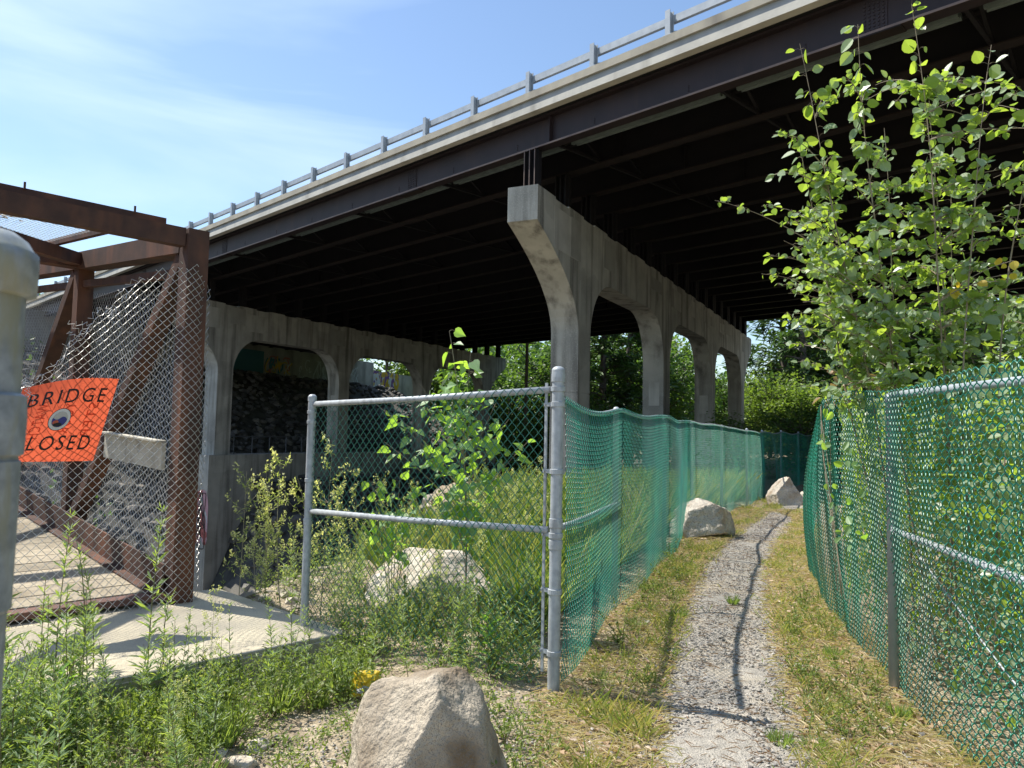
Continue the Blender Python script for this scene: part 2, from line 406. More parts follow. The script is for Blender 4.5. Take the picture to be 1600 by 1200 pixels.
def ground_mat():
    m = bpy.data.materials.new('soil_and_rock'); m.use_nodes = True
    n, l = m.node_tree.nodes, m.node_tree.links
    b = n['Principled BSDF']; b.inputs['Roughness'].default_value = 0.95; b.inputs['Specular IOR Level'].default_value = 0.2
    g = n.new('ShaderNodeNewGeometry')
    def noise(sc, det=6):
        t = n.new('ShaderNodeTexNoise'); t.inputs['Scale'].default_value = sc; t.inputs['Detail'].default_value = det
        l.new(g.outputs['Position'], t.inputs['Vector']); return t.outputs['Fac']
    def rampc(src, stops):
        r = n.new('ShaderNodeValToRGB'); el = r.color_ramp.elements
        while len(el) < len(stops): el.new(0.5)
        for i, (p, c) in enumerate(stops): el[i].position = p; el[i].color = (*c, 1)
        l.new(src, r.inputs['Fac']); return r.outputs[0]
    soil = rampc(noise(9), [(0.3, (0.19, 0.155, 0.12)), (0.5, (0.33, 0.28, 0.21)), (0.62, (0.43, 0.375, 0.29)), (0.75, (0.32, 0.295, 0.20))])
    fine = rampc(noise(75), [(0.35, (0.45, 0.45, 0.45)), (0.6, (1.15, 1.1, 1.0))])
    mu = n.new('ShaderNodeMixRGB'); mu.blend_type = 'MULTIPLY'; mu.inputs[0].default_value = 1
    l.new(soil, mu.inputs[1]); l.new(fine, mu.inputs[2])
    rock = rampc(noise(1.2), [(0.35, (0.07, 0.068, 0.06)), (0.6, (0.13, 0.122, 0.105))])
    at = n.new('ShaderNodeAttribute'); at.attribute_name = 'zone'
    x = n.new('ShaderNodeMixRGB'); l.new(at.outputs['Fac'], x.inputs[0]); l.new(mu.outputs[0], x.inputs[1]); l.new(rock, x.inputs[2])
    l.new(x.outputs[0], b.inputs['Base Color'])
    bu = n.new('ShaderNodeBump'); bu.inputs['Strength'].default_value = 0.8; bu.inputs['Distance'].default_value = 0.03
    l.new(noise(40), bu.inputs['Height']); l.new(bu.outputs[0], b.inputs['Normal'])
    return m
M['soil'] = ground_mat()
ground = struct(mb.build('ground', M['soil'], smooth=True))
zone = np.where(Zg < -0.6, 1.0, 0.0) + np.where((be_ > 25) & (be_ < 60), 1.0, 0.0)
at = ground.data.attributes.new('zone', 'FLOAT', 'POINT')
at.data.foreach_set('value', np.clip(zone, 0, 1).astype(np.float32).ravel())

# gravel path
M['gravel'] = material('path_gravel', (0.41, 0.375, 0.32), (0.29, 0.268, 0.232), 14, 0.95, bump=0.9, bscale=90, c3=(0.47, 0.39, 0.27), s3=1.6, speck=(0.21, 0.195, 0.175), speck_scale=120, speck_w=(0.52, 0.64))
ys = np.concatenate([np.arange(1.2, 12, 0.14), np.arange(12, 30, 0.4)])
mb = MB(); V = []
W = 9
for k, y in enumerate(ys):
    wL = 0.46 + 0.10 * mnoise.noise((y * 1.6, 3.1, 0)) + 0.09 * mnoise.noise((y * 6, 5.1, 0)) + 1.0 * float(sst(4.6, 3.0, y))
    wR = 0.46 + 0.10 * mnoise.noise((y * 1.6, 8.1, 0)) + 0.09 * mnoise.noise((y * 6, 9.1, 0)) + 0.25 * float(sst(4.6, 3.0, y))
    for j in range(W):
        t = j / (W - 1); x = pc_x(y) - wL + (wL + wR) * t
        edge_ = 0.045 * (1 - abs(2 * t - 1) ** 4) - 0.02
        V.append((x, y, float(hz(x, y)) + 0.035 * mnoise.noise((x * 2.2, y * 2.2, 0.3)) + edge_))
ii = (np.arange(len(ys) - 1)[:, None] * W + np.arange(W - 1)[None])
mb.add(V, [np.stack([ii, ii + 1, ii + W + 1, ii + W], -1).reshape(-1, 4)])
struct(mb.build('path', M['gravel'], smooth=True))

# ------------------------------------------------------------------ rocks
def ico(sub=1):
    import bmesh
    bm = bmesh.new(); bmesh.ops.create_icosphere(bm, subdivisions=sub, radius=1)
    V = np.array([v.co[:] for v in bm.verts]); F = np.array([[v.index for v in f.verts] for f in bm.faces]); bm.free()
    return V, F
ICO1, ICO2, ICO3, ICO5 = ico(1), ico(2), ico(3), ico(5)
def rock_verts(base, seed, planes=9, jit=0.05):
    """sphere cut by random planes -> angular rock"""
    r = np.random.default_rng(seed); V = base.copy()
    for _ in range(planes):
        d = nrm(r.normal(size=3)); h = r.uniform(0.55, 0.85)
        t = V @ d; V = V - np.maximum(t - h, 0)[:, None] * d
    for i in range(len(V)):
        V[i] *= 1 + jit * mnoise.noise(Vector(V[i]) * 2.5 + Vector((seed, 0, 0)))
    return V
ROCKS1 = [rock_verts(ICO1[0], s, 7, 0.2) for s in range(6)]
ROCKS2 = [rock_verts(ICO2[0], s + 50, 9, 0.2) for s in range(6)]
def scatter_rocks(name, pts, sizes, mat, tmpl, faces, label, cat, flat=0.7, seed=1, smooth=False):
    r = np.random.default_rng(seed); mb = MB(); n = len(pts)
    which = r.integers(0, len(tmpl), n)
    for k in range(len(tmpl)):
        idx = np.where(which == k)[0]
        if not len(idx): continue
        T = tmpl[k]; nv = len(T)
        q = nrm(r.normal(size=(len(idx), 4)))
        w_, x, y, z = q.T
        Rm = np.stack([1 - 2 * (y * y + z * z), 2 * (x * y - z * w_), 2 * (x * z + y * w_), 2 * (x * y + z * w_), 1 - 2 * (x * x + z * z), 2 * (y * z - x * w_), 2 * (x * z - y * w_), 2 * (y * z + x * w_), 1 - 2 * (x * x + y * y)], -1).reshape(-1, 3, 3)
        scl = np.stack([r.uniform(0.75, 1.25, len(idx)), r.uniform(0.7, 1.1, len(idx)), r.uniform(0.5, 0.9, len(idx))], -1)
        V = np.einsum('nij,nvj->nvi', Rm, T[None] * scl[:, None]) * sizes[idx][:, None, None]
        V[..., 2] *= flat
        V = V + pts[idx][:, None]
        F = (faces[None] + (np.arange(len(idx)) * nv)[:, None, None]).reshape(-1, 3)
        mb.add(V, [F])
    return tag(mb.build(name, mat, smooth=smooth), label, cat, kind='stuff')
# far bank riprap
n = 8200
be = rng.uniform(16, 58, n); pi = rng.uniform(-46, 56, n)
xy = P1[None, :2] + be[:, None] * b_[None, :2] + pi[:, None] * p_[None, :2]
sz = rng.uniform(0.28, 0.62, n)
pts = np.concatenate([xy, (hz(xy[:, 0], xy[:, 1]) + sz * 0.2)[:, None]], 1)
scatter_rocks('far_bank_rubble', pts, sz, M['rip'], ROCKS1, ICO1[1], 'grey angular riprap covering the far river bank below the abutment', 'riprap', seed=3)
# near bank riprap under the footbridge and beside the slab
n = 3800
be = rng.uniform(-3.6, 12, n); pi = rng.uniform(-34, 6, n)
xy = P1[None, :2] + be[:, None] * b_[None, :2] + pi[:, None] * p_[None, :2]
sz = rng.uniform(0.07, 0.26, n) * (1 + 0.08 * (be + 4))
hh = hz(xy[:, 0], xy[:, 1])
k = hh < -0.22
pts = np.concatenate([xy, (hh + sz * 0.25)[:, None]], 1)[k]
qx = rng.uniform(-3.3, -1.9, 260); qy = 7.45 + rng.uniform(0, 1, 260) * 2.2
qz = np.maximum(hz(qx, qy), -0.10 - 0.30 * (qy - 7.4)) - 0.03
pts = np.concatenate([pts, np.stack([qx, qy, qz], -1)]); sz = np.concatenate([sz[k], rng.uniform(0.05, 0.14, 260)]); k = slice(None)
M['rip2'] = material('bank_rock', (0.46, 0.40, 0.31), (0.28, 0.25, 0.20), 2.5, 0.9, bump=0.5, bscale=14, c3=(0.56, 0.50, 0.41), s3=1.5)
island_tone(M['rip2'], 0.5)
scatter_rocks('near_bank_rubble', pts, sz[k], M['rip2'], ROCKS1, ICO1[1], 'pale broken stones on the near bank beside the footbridge end', 'stones', seed=4)
# path pebbles
n = 16000
y = 3.2 + (rng.uniform(0, 1, n) ** 1.7) * 14
x = pc_x(y) + rng.normal(0, 0.36, n) * (1 + 0.9 * sst(5.2, 3.4, y))
sz = rng.uniform(0.004, 0.011, n) * rng.choice([1, 1, 1, 1.7], n)
pts = np.stack([x, y, hz(x, y) + 0.035], -1)
pts[:, 2] += 0.02 * nsm.mean()
scatter_rocks('gravel', pts, sz, M['pebble'], ROCKS1, ICO1[1], 'loose grey gravel spread along the path', 'gravel', seed=5)
# dirt stones, front left
n = 1500
uu = rng.uniform(300, 900, n); vv = rng.uniform(1080, 1230, n)
pts = np.array([G(a, c, -0.03) for a, c in zip(uu, vv)])
pts[:, 2] = hz(pts[:, 0], pts[:, 1]) + 0.01
scatter_rocks('loose_stones_gravel', pts, rng.uniform(0.004, 0.016, n), M['pebble'], ROCKS1, ICO1[1], 'small loose stones on the dirt left of the big boulder', 'gravel', seed=6)

# ------------------------------------------------------------------ highway bridge
bridge = thing('highway_bridge', 'wide brown steel girder highway bridge with concrete edge crossing overhead', 'bridge')
T0, T1 = -36.0, 74.0
XS = 0.012                                    # the deck rises across its width
def along(t, wv, z): return P1 * A(1, 1, 0) + b_ * t + q_ * wv + Z * (z + XS * max(wv, 0))
def strip(mb, poly, t0=T0, t1=T1, m=0):
    mb.prism([(a, z + XS * max(a, 0)) for a, z in poly], q_, Z, b_, along(t0, 0, 0), t1 - t0, m)
mb = MB(); strip(mb, [(-0.06, 11.78), (0.40, 11.78), (0.40, 12.0), (-0.06, 12.0)]); mb.build('parapet_cap', M['fascia'], bridge)
mb = MB(); strip(mb, [(0.03, 11.575), (0.40, 11.575), (0.40, 11.778), (0.03, 11.778)]); mb.build('parapet_recess', M['fascia3'], bridge)
mb = MB()
strip(mb, [(-0.03, 11.37), (0.30, 11.40), (0.30, 11.573), (-0.03, 11.573)])
mb.build('concrete_parapet', M['fascia2'], bridge)
mb = MB(); strip(mb, [(0.302, 11.40), (40.2, 11.40), (40.2, 11.65), (0.302, 11.65)])
mb.build('deck_slab', material('shaded_deck_underside', (0.010, 0.0095, 0.0105), (0.007, 0.0068, 0.0075), 1), bridge)  # near-black slab: shade beneath the deck painted into its colour
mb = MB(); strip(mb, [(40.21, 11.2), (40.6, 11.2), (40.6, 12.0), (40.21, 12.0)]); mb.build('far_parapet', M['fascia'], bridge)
NG, GS, GW = 17, 2.42, 0.62
ZF = 10.42
for i in range(NG):
    wv = GW + GS * i
    mb = MB()
    strip(mb, [(wv - 0.012, ZF + 0.05), (wv + 0.012, ZF + 0.05), (wv + 0.012, 11.33), (wv - 0.012, 11.33)])
    strip(mb, [(wv - 0.19, 11.33), (wv + 0.19, 11.33), (wv + 0.19, 11.395), (wv - 0.19, 11.395)])
    strip(mb, [(wv - 0.185, ZF), (wv + 0.19, ZF), (wv + 0.19, ZF + 0.05), (wv - 0.185, ZF + 0.05)], m=1 if i else 0)
    if i == 0: strip(mb, [(wv - 0.20, ZF - 0.002), (wv - 0.186, ZF - 0.002), (wv - 0.186, ZF + 0.052), (wv - 0.20, ZF + 0.052)], m=2)
    for c in (0, 28.0):                                     # bearing stiffeners
        tt = c + i * GS * math.tan(R_(19.4)) * -1
        for dt in (0,):
            for sd_ in (-0.09, 0.09): mb.box(along(tt + dt, wv + sd_, 10.9), (0.02, 0.155, 0.84), (b_, q_, Z))
    if i == 0:                                              # bolted splices on the outside girder
        for tt in (7.0, 22.7, 34, -9.5):
            mb.box(along(tt, wv - 0.024, 10.9), (0.55, 0.02, 0.76), (b_, q_, Z))
            for a in range(5):
                for c in range(9):
                    mb.box(along(tt - 0.2 + 0.1 * a, wv - 0.045, 10.57 + 0.082 * c), (0.04, 0.02, 0.04), (b_, q_, Z))
            mb.box(along(tt, wv - 0.02, ZF - 0.022), (1.2, 0.36, 0.03), (b_, q_, Z), 1)
        for tt in np.arange(-30, 56, 3.15):
            for c in (10.72, 10.79, 10.65):
                mb.box(along(tt, wv - 0.02, c), (0.035, 0.02, 0.035), (b_, q_, Z))
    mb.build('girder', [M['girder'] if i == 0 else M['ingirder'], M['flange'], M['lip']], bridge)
# cross frames between the first girders
for i in range(4):
    for tt in np.arange(-28, 54, 5.6):
        w0, w1 = GW + GS * i + 0.03, GW + GS * (i + 1) - 0.03
        mb = MB()
        mb.beam(along(tt, w0, 10.52), along(tt, w1, 10.52), 0.09, 0.09)
        mb.beam(along(tt, w0, 10.55), along(tt, (w0 + w1) / 2, 11.25), 0.08, 0.08)
        mb.beam(along(tt, w1, 10.55), along(tt, (w0 + w1) / 2, 11.25), 0.08, 0.08)
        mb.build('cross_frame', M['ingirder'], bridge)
# galvanised drainage tray hung inside the outer girder in lengths between the frames
for tt in np.arange(-28, 54, 5.6):
    mb = MB()
    poly = [(GW + 0.40, 10.62), (GW + 0.44, 10.62), (GW + 0.47, 10.68), (GW + 0.55, 10.68), (GW + 0.60, 10.55), (GW + 0.70, 10.55), (GW + 0.75, 10.64), (GW + 0.82, 10.64), (GW + 0.86, 10.58), (GW + 0.90, 10.58), (GW + 0.91, 10.72), (GW + 0.40, 10.72)]
    strip(mb, poly, tt + 0.22, tt + 5.35)
    mb.build('drain_tray', M['tray'], bridge)

# bearings and piers
def pier(name, label, O, zbase, plinth):
    t = thing(name, label, 'bridge pier', tuple(O))
    cs = [3.6, 15.0, 26.4, 37.8]; LEN = 42.6; CW = 1.2; TH = 1.0; SP = 5.0; CR = 7.12; TOP = 9.07
    def zb(s):
        for c in cs:
            if c <= s <= c + CW: return SP
        if s < cs[0]: return SP + 3.0 * (1 - s / cs[0]) ** 0.5
        if s > cs[-1] + CW: return SP + 3.5 * ((s - cs[-1] - CW) / (LEN - cs[-1] - CW)) ** 0.5
        for c0, c1 in zip(cs[:-1], cs[1:]):
            if c0 + CW < s < c1:
                d = min(s - c0 - CW, c1 - s); a = 2.3
                return SP + (CR + 0.0125 * s - SP) * (math.sqrt(max(0, 1 - (1 - min(d / a, 1)) ** 2)))
    ss = set([0, LEN])
    for c in cs: ss |= {c, c + CW}
    for c in cs: ss |= {c - d for d in (0.004, 0.015, 0.035, 0.07, 0.13)} | {c + CW + d for d in (0.004, 0.015, 0.035, 0.07, 0.13)}
    for k in range(18):
        for fr in (0, 0.55):
            q = (k + fr) * GS / math.cos(R_(19.4))
            if 0 < q < LEN - 0.01: ss |= {q - 0.002, q + 0.002}
    edges = sorted(ss); sv = []
    for a, z in zip(edges[:-1], edges[1:]):
        inside = any(c - 1e-6 <= a and z <= c + CW + 1e-6 for c in cs)
        m_ = 1 if inside else max(1, int((z - a) / 0.14))
        sv += list(a + (z - a) * np.arange(m_) / m_)
    sv.append(LEN); sv = np.array(sv)
    zbv = np.array([zb(x) for x in sv])
    mb = MB(); V = []
    lip = np.where((sv * math.cos(R_(19.4)) / GS) % 1 < 0.55, 0.0, -0.07)      # stepped girder seats
    for off in (0, TH):
        for zz in (zbv, TOP + lip):
            V += [O + p_ * s_ - n_ * off + Z * z for s_, z in zip(sv, zz + (0.0113 * sv if zz is not zbv else 0))]
    n = len(sv); i = np.arange(n - 1)
    F = [np.stack([i, i + 1, n + i + 1, n + i], -1), np.stack([2 * n + i, 3 * n + i, 3 * n + i + 1, 2 * n + i + 1], -1),
         np.stack([n + i, n + i + 1, 3 * n + i + 1, 3 * n + i], -1), np.stack([i, 2 * n + i, 2 * n + i + 1, i + 1], -1),
         np.array([[0, n, 3 * n, 2 * n], [n - 1, 3 * n - 1, 4 * n - 1, 2 * n - 1]])]
    mb.add(V, F); mb.build('cap_beam', M['conc'], t)
    for c in cs:
        mb = MB()
        x0, x1 = c, c + CW
        for (za, zc, g) in ((zbase, 3.0, 0.0), (3.03, SP, 0.0)):
            mb.box(O + p_ * (x0 + x1) / 2 - n_ * TH / 2 + Z * (za + zc) / 2, (CW - 2 * g, TH - 2 * g, zc - za), (p_, n_, Z))
        mb.box(O + p_ * (x0 + x1) / 2 - n_ * TH / 2 + Z * 3.015, (CW - 0.04, TH - 0.04, 0.05), (p_, n_, Z))
        mb.build('column', M['conc'], t)
    rq = np.random.default_rng(int(abs(O[0]) * 10))
    for k in range(14):                                     # old repair patches and form panels on the faces
        s0 = rq.uniform(1, 38); wd_, hh_ = rq.uniform(0.6, 2.2), rq.uniform(0.5, 1.5)
        z0 = 9.0 + 0.0113 * s0 - rq.uniform(0.05, 0.4) - hh_
        if z0 < 7.4 + 0.0125 * s0: z0 = 7.45 + 0.0125 * s0
        hh_ = min(hh_, 9.0 + 0.0113 * s0 - z0 - 0.05)
        mb = MB(); mb.box(O + p_ * (s0 + wd_ / 2) + n_ * (0.0015 + 0.0003 * k) + Z * (z0 + hh_ / 2), (wd_, 0.003 + 0.0006 * k, hh_), (p_, n_, Z)); mb.build('repair_patch', M['patch%d' % (k % 3)], t)
    for c in cs[1:3]:
        mb = MB(); mb.box(O + p_ * (c - 0.003) - n_ * 0.45 + Z * 3.6, (0.006, 0.5, 1.1), (p_, n_, Z)); mb.build('repair_patch', M['patch0'], t)
    if plinth:
        mb = MB()
        # pointed cutwater at the near end
        poly = [(2.9, -0.35), (40, -0.35), (40, 1.35), (2.9, 1.35)]
        mb.prism(poly, p_, -n_, -Z, O + Z * zbase, 9.5)
        mb.build('base_wall', M['conc'], t)
        mb = MB()
        for s_ in np.arange(5.6, 15, 1.55): mb.tube([O + p_ * s_ - n_ * 0.5 + Z * zbase, O + p_ * s_ - n_ * 0.5 + Z * (zbase + 1.1)], 0.035, 6)
        mb.tube([O + p_ * 4.9 - n_ * 0.5 + Z * (zbase + 1.1), O + p_ * 15 - n_ * 0.5 + Z * (zbase + 1.1)], 0.035, 6)
        mb.build('walkway_railing', material('dark_rail', (0.10, 0.105, 0.11), rough=0.6), t)
    for i in range(NG):
        wv = GW + GS * i; s_ = wv / math.cos(R_(19.4)) + 0.05
        o = O + p_ * s_ - n_ * 0.5
        mb = MB(); zt = TOP + 0.0113 * s_; zf = ZF + XS * wv - 0.004; hb = zf - zt
        mb.box(o + Z * (zt + 0.03), (0.66, 0.5, 0.055), (b_, q_, Z), 1)
        mb.box(o + Z * (zt + 0.06 + (hb - 0.08) / 2), (0.5, 0.03, hb - 0.08), (b_, q_, Z))
        for dt in (-0.22, 0, 0.22):
            mb.box(o + b_ * dt + Z * (zt + 0.06 + (hb - 0.08) / 2), (0.022, 0.30, hb - 0.08), (b_, q_, Z))
            mb.box(o + b_ * dt - q_ * 0.157 + Z * (zt + 0.06 + (hb - 0.08) / 2), (0.024, 0.013, hb - 0.08), (b_, q_, Z), 2 if i == 0 else 0)
        mb.build('bearing', [M['ingirder'], M['rust'], M['lip']], t)
    return t
pier('concrete_pier', 'pale concrete pier with rounded arches beside the green fenced path', P1, -3.0, False)
P2 = A(-19.1, 42.4, 0)
pier('concrete_pier', 'shaded concrete pier standing in the river bed behind the gate panel', P2, 0.0, True)

# railing on the bridge edge
rail = thing('bridge_railing', 'galvanised post and rail guard running along the highway bridge edge', 'railing', tuple(along(0, 0.2, 12.0)))
base_t = None
for k in range(-13, 22):
    tt = 3.03 + 2.53 * k
    mb = MB()
    mb.box(along(tt, -0.02, 12.0 + 0.345), (0.15, 0.02, 0.69), (b_, q_, Z))
    mb.box(along(tt, 0.15, 12.0 + 0.345), (0.15, 0.02, 0.69), (b_, q_, Z))
    mb.box(along(tt, 0.065, 12.0 + 0.345), (0.02, 0.148, 0.69), (b_, q_, Z))
    mb.box(along(tt, 0.10, 12.012), (0.26, 0.30, 0.022), (b_, q_, Z))
    mb.beam(along(tt - 0.14, 0.07, 12.04), along(tt - 0.14, 0.3, 12.14), 0.05, 0.12)
    mb.build('post', M['galvrail'], rail)
for z0, z1 in ((12.40, 12.60), (12.03, 12.14)):
    mb = MB(); strip(mb, [(0.162, z0), (0.27, z0), (0.27, z1), (0.162, z1)]); mb.build('rail', M['galvrail'], rail)

# far abutment with graffiti, unseen near abutment added right to darken the underside
AB = P1 + b_ * 55.5
M['aconc'] = material('abutment_concrete', (0.40, 0.38, 0.33), (0.28, 0.27, 0.24), 0.7, 0.9, c3=(0.18, 0.17, 0.15), s3=0.8, st3=(1, 1, 0.2))
ab = thing('bridge_abutment', 'far concrete abutment wall with spray paint above the rock slope', 'abutment', tuple(AB))
mb = MB(); mb.prism([(-3, 0), (46, 0), (46, 3.0), (-3, 3.0)], p_, -n_, Z, AB + Z * 6.2, 4.65); mb.build('wall', M['aconc'], ab)
mb = MB(); mb.prism([(46.01, 0.4), (57, 0.4), (57, 1.2), (46.01, 1.2)], p_, -n_, Z, AB + Z * 6.2, 3.6); mb.build('wing_wall', M['aconc'], ab)
mb = MB(); mb.prism([(-14, 0.4), (-3.01, 0.4), (-3.01, 1.2), (-14, 1.2)], p_, -n_, Z, AB + Z * 5.2, 5.0); mb.build('wing_wall', M['aconc'], ab)
ab2 = thing('bridge_abutment', 'unseen near abutment wall added right of view to darken under the bridge', 'abutment', tuple(P1 - b_ * 29))
mb = MB(); mb.prism([(-3, 0), (46, 0), (46, -3.0), (-3, -3.0)], p_, -n_, Z, P1 - b_ * 29 + Z * -0.5, 11.3); mb.build('wall', M['aconc'], ab2)
# approach embankment behind each abutment; the unseen near one is added to darken
for o, d in ((AB + b_ * 3.4, b_), (P1 - b_ * 32.6, -b_)):
    mb = MB()
    mb.prism([(-16, -2), (0, 11.0), (42.6, 11.0), (58, -2)], p_, Z, d, o * A(1, 1, 0), 60)
    struct(mb.build('road_embankment_terrain', material('embankment_soil', (0.09, 0.10, 0.045), (0.13, 0.12, 0.07), 1, 0.95)))

# ---- spray paint (flat strokes 4 mm proud of the concrete)
def spray(mb, O, ex, ez, en, x0, x1, z0, z1, cols, seed, wd=0.09, n=26):
    r = np.random.default_rng(seed)
    for k in range(n):
        cx = r.uniform(x0, x1); cz = r.uniform(z0 + 0.2 * (z1 - z0), z1 - 0.2 * (z1 - z0))
        a0 = r.uniform(0, 6.28); sp = r.uniform(1.5, 5.0); rx = r.uniform(0.25, 0.6) * min(1.0, (x1 - x0) / 2); rz = r.uniform(0.25, 0.5) * (z1 - z0)
        t = np.linspace(0, 1, 14)
        xs = np.clip(cx + rx * np.cos(a0 + sp * t) + rx * 0.8 * (t - 0.5), x0, x1); zs = np.clip(cz + rz * np.sin(a0 * 1.7 + sp * t), z0, z1)
        Q = np.stack([xs, zs], -1); T = nrm(np.gradient(Q, axis=0)); Nn = np.stack([-T[:, 1], T[:, 0]], -1)
        ww = wd * r.uniform(0.5, 1.2)
        Lf = Q + Nn * ww / 2; Rt = Q - Nn * ww / 2
        d = 0.004 + 0.0009 * k
        V = [O + ex * a + ez * c + en * d for a, c in Lf] + [O + ex * a + ez * c + en * d for a, c in Rt]
        i = np.arange(13)
        mb.add(V, [np.stack([i, i + 1, 14 + i + 1, 14 + i], -1)], int(r.integers(0, cols)))
def paint(name, c): return material(name, c, rough=0.7)
GP = [paint('spray_teal', (0.05, 0.16, 0.19)), paint('spray_white', (0.5, 0.52, 0.50)), paint('spray_yellow', (0.55, 0.36, 0.03)), paint('spray_purple', (0.16, 0.07, 0.22)), paint('spray_red', (0.42, 0.13, 0.11)), paint('spray_black', (0.03, 0.03, 0.03)), paint('spray_pink', (0.52, 0.30, 0.32))]
mb = MB()
mb.add([AB + p_ * a + Z * z + n_ * 0.003 for a, z in ((19, 7.6), (25.5, 7.6), (25.5, 10.2), (19, 10.2))], [(0, 1, 2, 3)], 0)
spray(mb, AB, p_, Z, n_, 24.5, 28.5, 8.0, 9.6, 1, 3, 0.25, 10)
mb.build('graffiti', [GP[0]], ab)
mb = MB(); spray(mb, AB, p_, Z, n_, 25.5, 30, 8.0, 9.8, 2, 8, 0.22, 16); mb.build('graffiti', [GP[4], GP[2]], ab)
mb = MB(); spray(mb, AB, p_, Z, n_, 29, 43, 7.8, 9.9, 1, 5, 0.12, 40); mb.build('graffiti', [GP[1]], ab)
mb = MB(); spray(mb, AB + n_ * -0.4, p_, Z, n_, 46.3, 52.5, 7.6, 9.7, 4, 6, 0.4, 60); mb.build('graffiti', [GP[2], GP[3], GP[1], GP[2]], ab)
pier2 = [o for o in COL.objects if o.name.startswith('concrete_pier')][1]
mb = MB()
OO = P2 + p_ * 2.9 + n_ * 0.35
ex = -n_
spray(mb, OO, ex, Z, -p_, 0.05, 1.6, -5.4, -2.2, 4, 11, 0.36, 34)
mb.build('graffiti', [GP[1], GP[1], GP[4], GP[6]], pier2)
mb = MB(); spray(mb, OO - p_ * 0.04, ex, Z, -p_, 0.05, 1.6, -5.4, -2.2, 1, 12, 0.05, 22); mb.build('graffiti', [GP[5]], pier2)

# ------------------------------------------------------------------ footbridge
F0 = A(-2.95, 6.98, 0.06)
e1 = nrm(A(-0.72, 0.694, 0)); e2 = nrm(A(-0.694, -0.72, 0)); SLP = 0.085
BW, HT, PANEL, NP = 3.0, 3.28, 3.05, 7
def fb(a, c, z): return F0 + e1 * a + e2 * c + Z * (z + SLP * a)
foot = thing('footbridge', 'rusty weathering steel truss footbridge with plank deck and roof mesh', 'footbridge', tuple(F0))
FM = M['rust']
ax = (e1, e2, Z)
PW = 0.19
for c in (0, BW):
    mb = MB(); mb.box(fb(0, c, HT / 2 - 0.1), (PW, PW, HT + 0.24), ax); mb.build('end_post', FM, foot)
    for k in range(1, NP + 1):
        mb = MB(); mb.box(fb(PANEL * k, c, HT / 2), (0.17, 0.17, HT - 0.2), ax); mb.build('vertical_post', FM, foot)
    for k in range(NP):
        mb = MB(); mb.beam(fb(PANEL * k + 0.14, c, HT - 0.22), fb(PANEL * (k + 1) - 0.10, c, 0.08), 0.13, 0.16, up=e2)
        mb.build('diagonal', FM, foot)
    mb = MB(); mb.beam(fb(0.10, c, HT - 0.09), fb(PANEL * NP, c, HT - 0.09), 0.20, 0.20); mb.build('top_chord', FM, foot)
    mb = MB(); mb.beam(fb(0.10, c, -0.18), fb(PANEL * NP, c, -0.18), 0.20, 0.24); mb.build('bottom_chord', FM, foot)
    s_ = 1 if c == 0 else -1
    mb = MB()
    mb.beam(fb(0.02, c + s_ * 0.13, 0.15), fb(PANEL * NP, c + s_ * 0.13, 0.15), 0.02, 0.26)
    mb.beam(fb(0.02, c + s_ * 0.19, 0.032), fb(PANEL * NP, c + s_ * 0.19, 0.032), 0.10, 0.015)
    mb.build('toe_plate', FM, foot)
    mb = MB(); mb.beam(fb(0.1, c, HT - 0.36), fb(PANEL * NP, c, HT - 0.36), 0.08, 0.08); mb.build('side_rail', FM, foot)
mb = MB(); mb.beam(fb(0, 0.105, HT - 0.06), fb(0, BW - 0.105, HT - 0.06), 0.11, 0.165); mb.build('portal_beam', FM, foot)
for k in range(1, NP + 1):
    mb = MB(); mb.beam(fb(PANEL * k, 0.1, HT - 0.09), fb(PANEL * k, BW - 0.1, HT - 0.09), 0.18, 0.18); mb.build('cross_beam', FM, foot)
    mb = MB(); mb.beam(fb(PANEL * (k - 1) + 0.1, BW - 0.1, HT - 0.085), fb(PANEL * k - 0.1, 0.1, HT - 0.085), 0.14, 0.14); mb.build('roof_brace', FM, foot)
RZ = HT + 0.075
mb = MB()
mb.beam(fb(0.14, 0.22, RZ - 0.005), fb(0.14, BW - 0.22, RZ - 0.005), 0.06, 0.07)
for c in (0.35, BW - 0.35): mb.beam(fb(0.15, c, RZ), fb(PANEL * NP, c, RZ), 0.06, 0.07)
for k in range(0, NP):
    for c in (0.35, BW - 0.35): mb.box(fb(PANEL * k + 0.4, c, RZ - 0.05), (0.05, 0.05, 0.06), ax)
for c in np.arange(0.5, BW, 0.85): mb.box(fb(0.10, c, RZ + 0.05), (0.015, 0.015, 0.06), ax)
mb.build('roof_frame', FM, foot)

def chain(mb, Sf, L, H, p=0.0355, r=0.0024, sides=4, keep=None, wob=0.0042, rough=0.0, seed=0, mids=1, m=0):
    """chain-link fabric: zigzag wires interlocked along s; Sf(s,t)->points (vectorised)"""
    K = int(L / p); J = int(H / p)
    per = mids + 1
    tt = np.arange(J * per + 1) / per
    k = np.arange(K)[:, None]
    ph = np.mod(tt, 2); tri = np.where(ph <= 1, ph, 2 - ph)[None]         # 0..1..0
    alt = (k % 2)
    s_ = (k + np.where(alt == 0, tri, 1 - tri)) * p
    t_ = np.broadcast_to(tt[None] * p, s_.shape)
    rg = np.sin(np.pi * tt)[None] * np.where(alt == 0, 1, -1)              # through-thickness weave
    if rough:
        r_ = np.random.default_rng(seed); s_ = s_ + r_.normal(0, rough, s_.shape)
    P = Sf(s_, t_)
    e = 0.01
    N = nrm(np.cross(Sf(s_ + e, t_) - P, Sf(s_, t_ + e) - P))
    P = P + N * (rg * wob)[..., None]
    kp = None
    if keep is not None:
        kk = keep(s_, t_); kp = kk[:, 1:] & kk[:, :-1]
    mb.tubes(P, N, r, sides, kp, m)
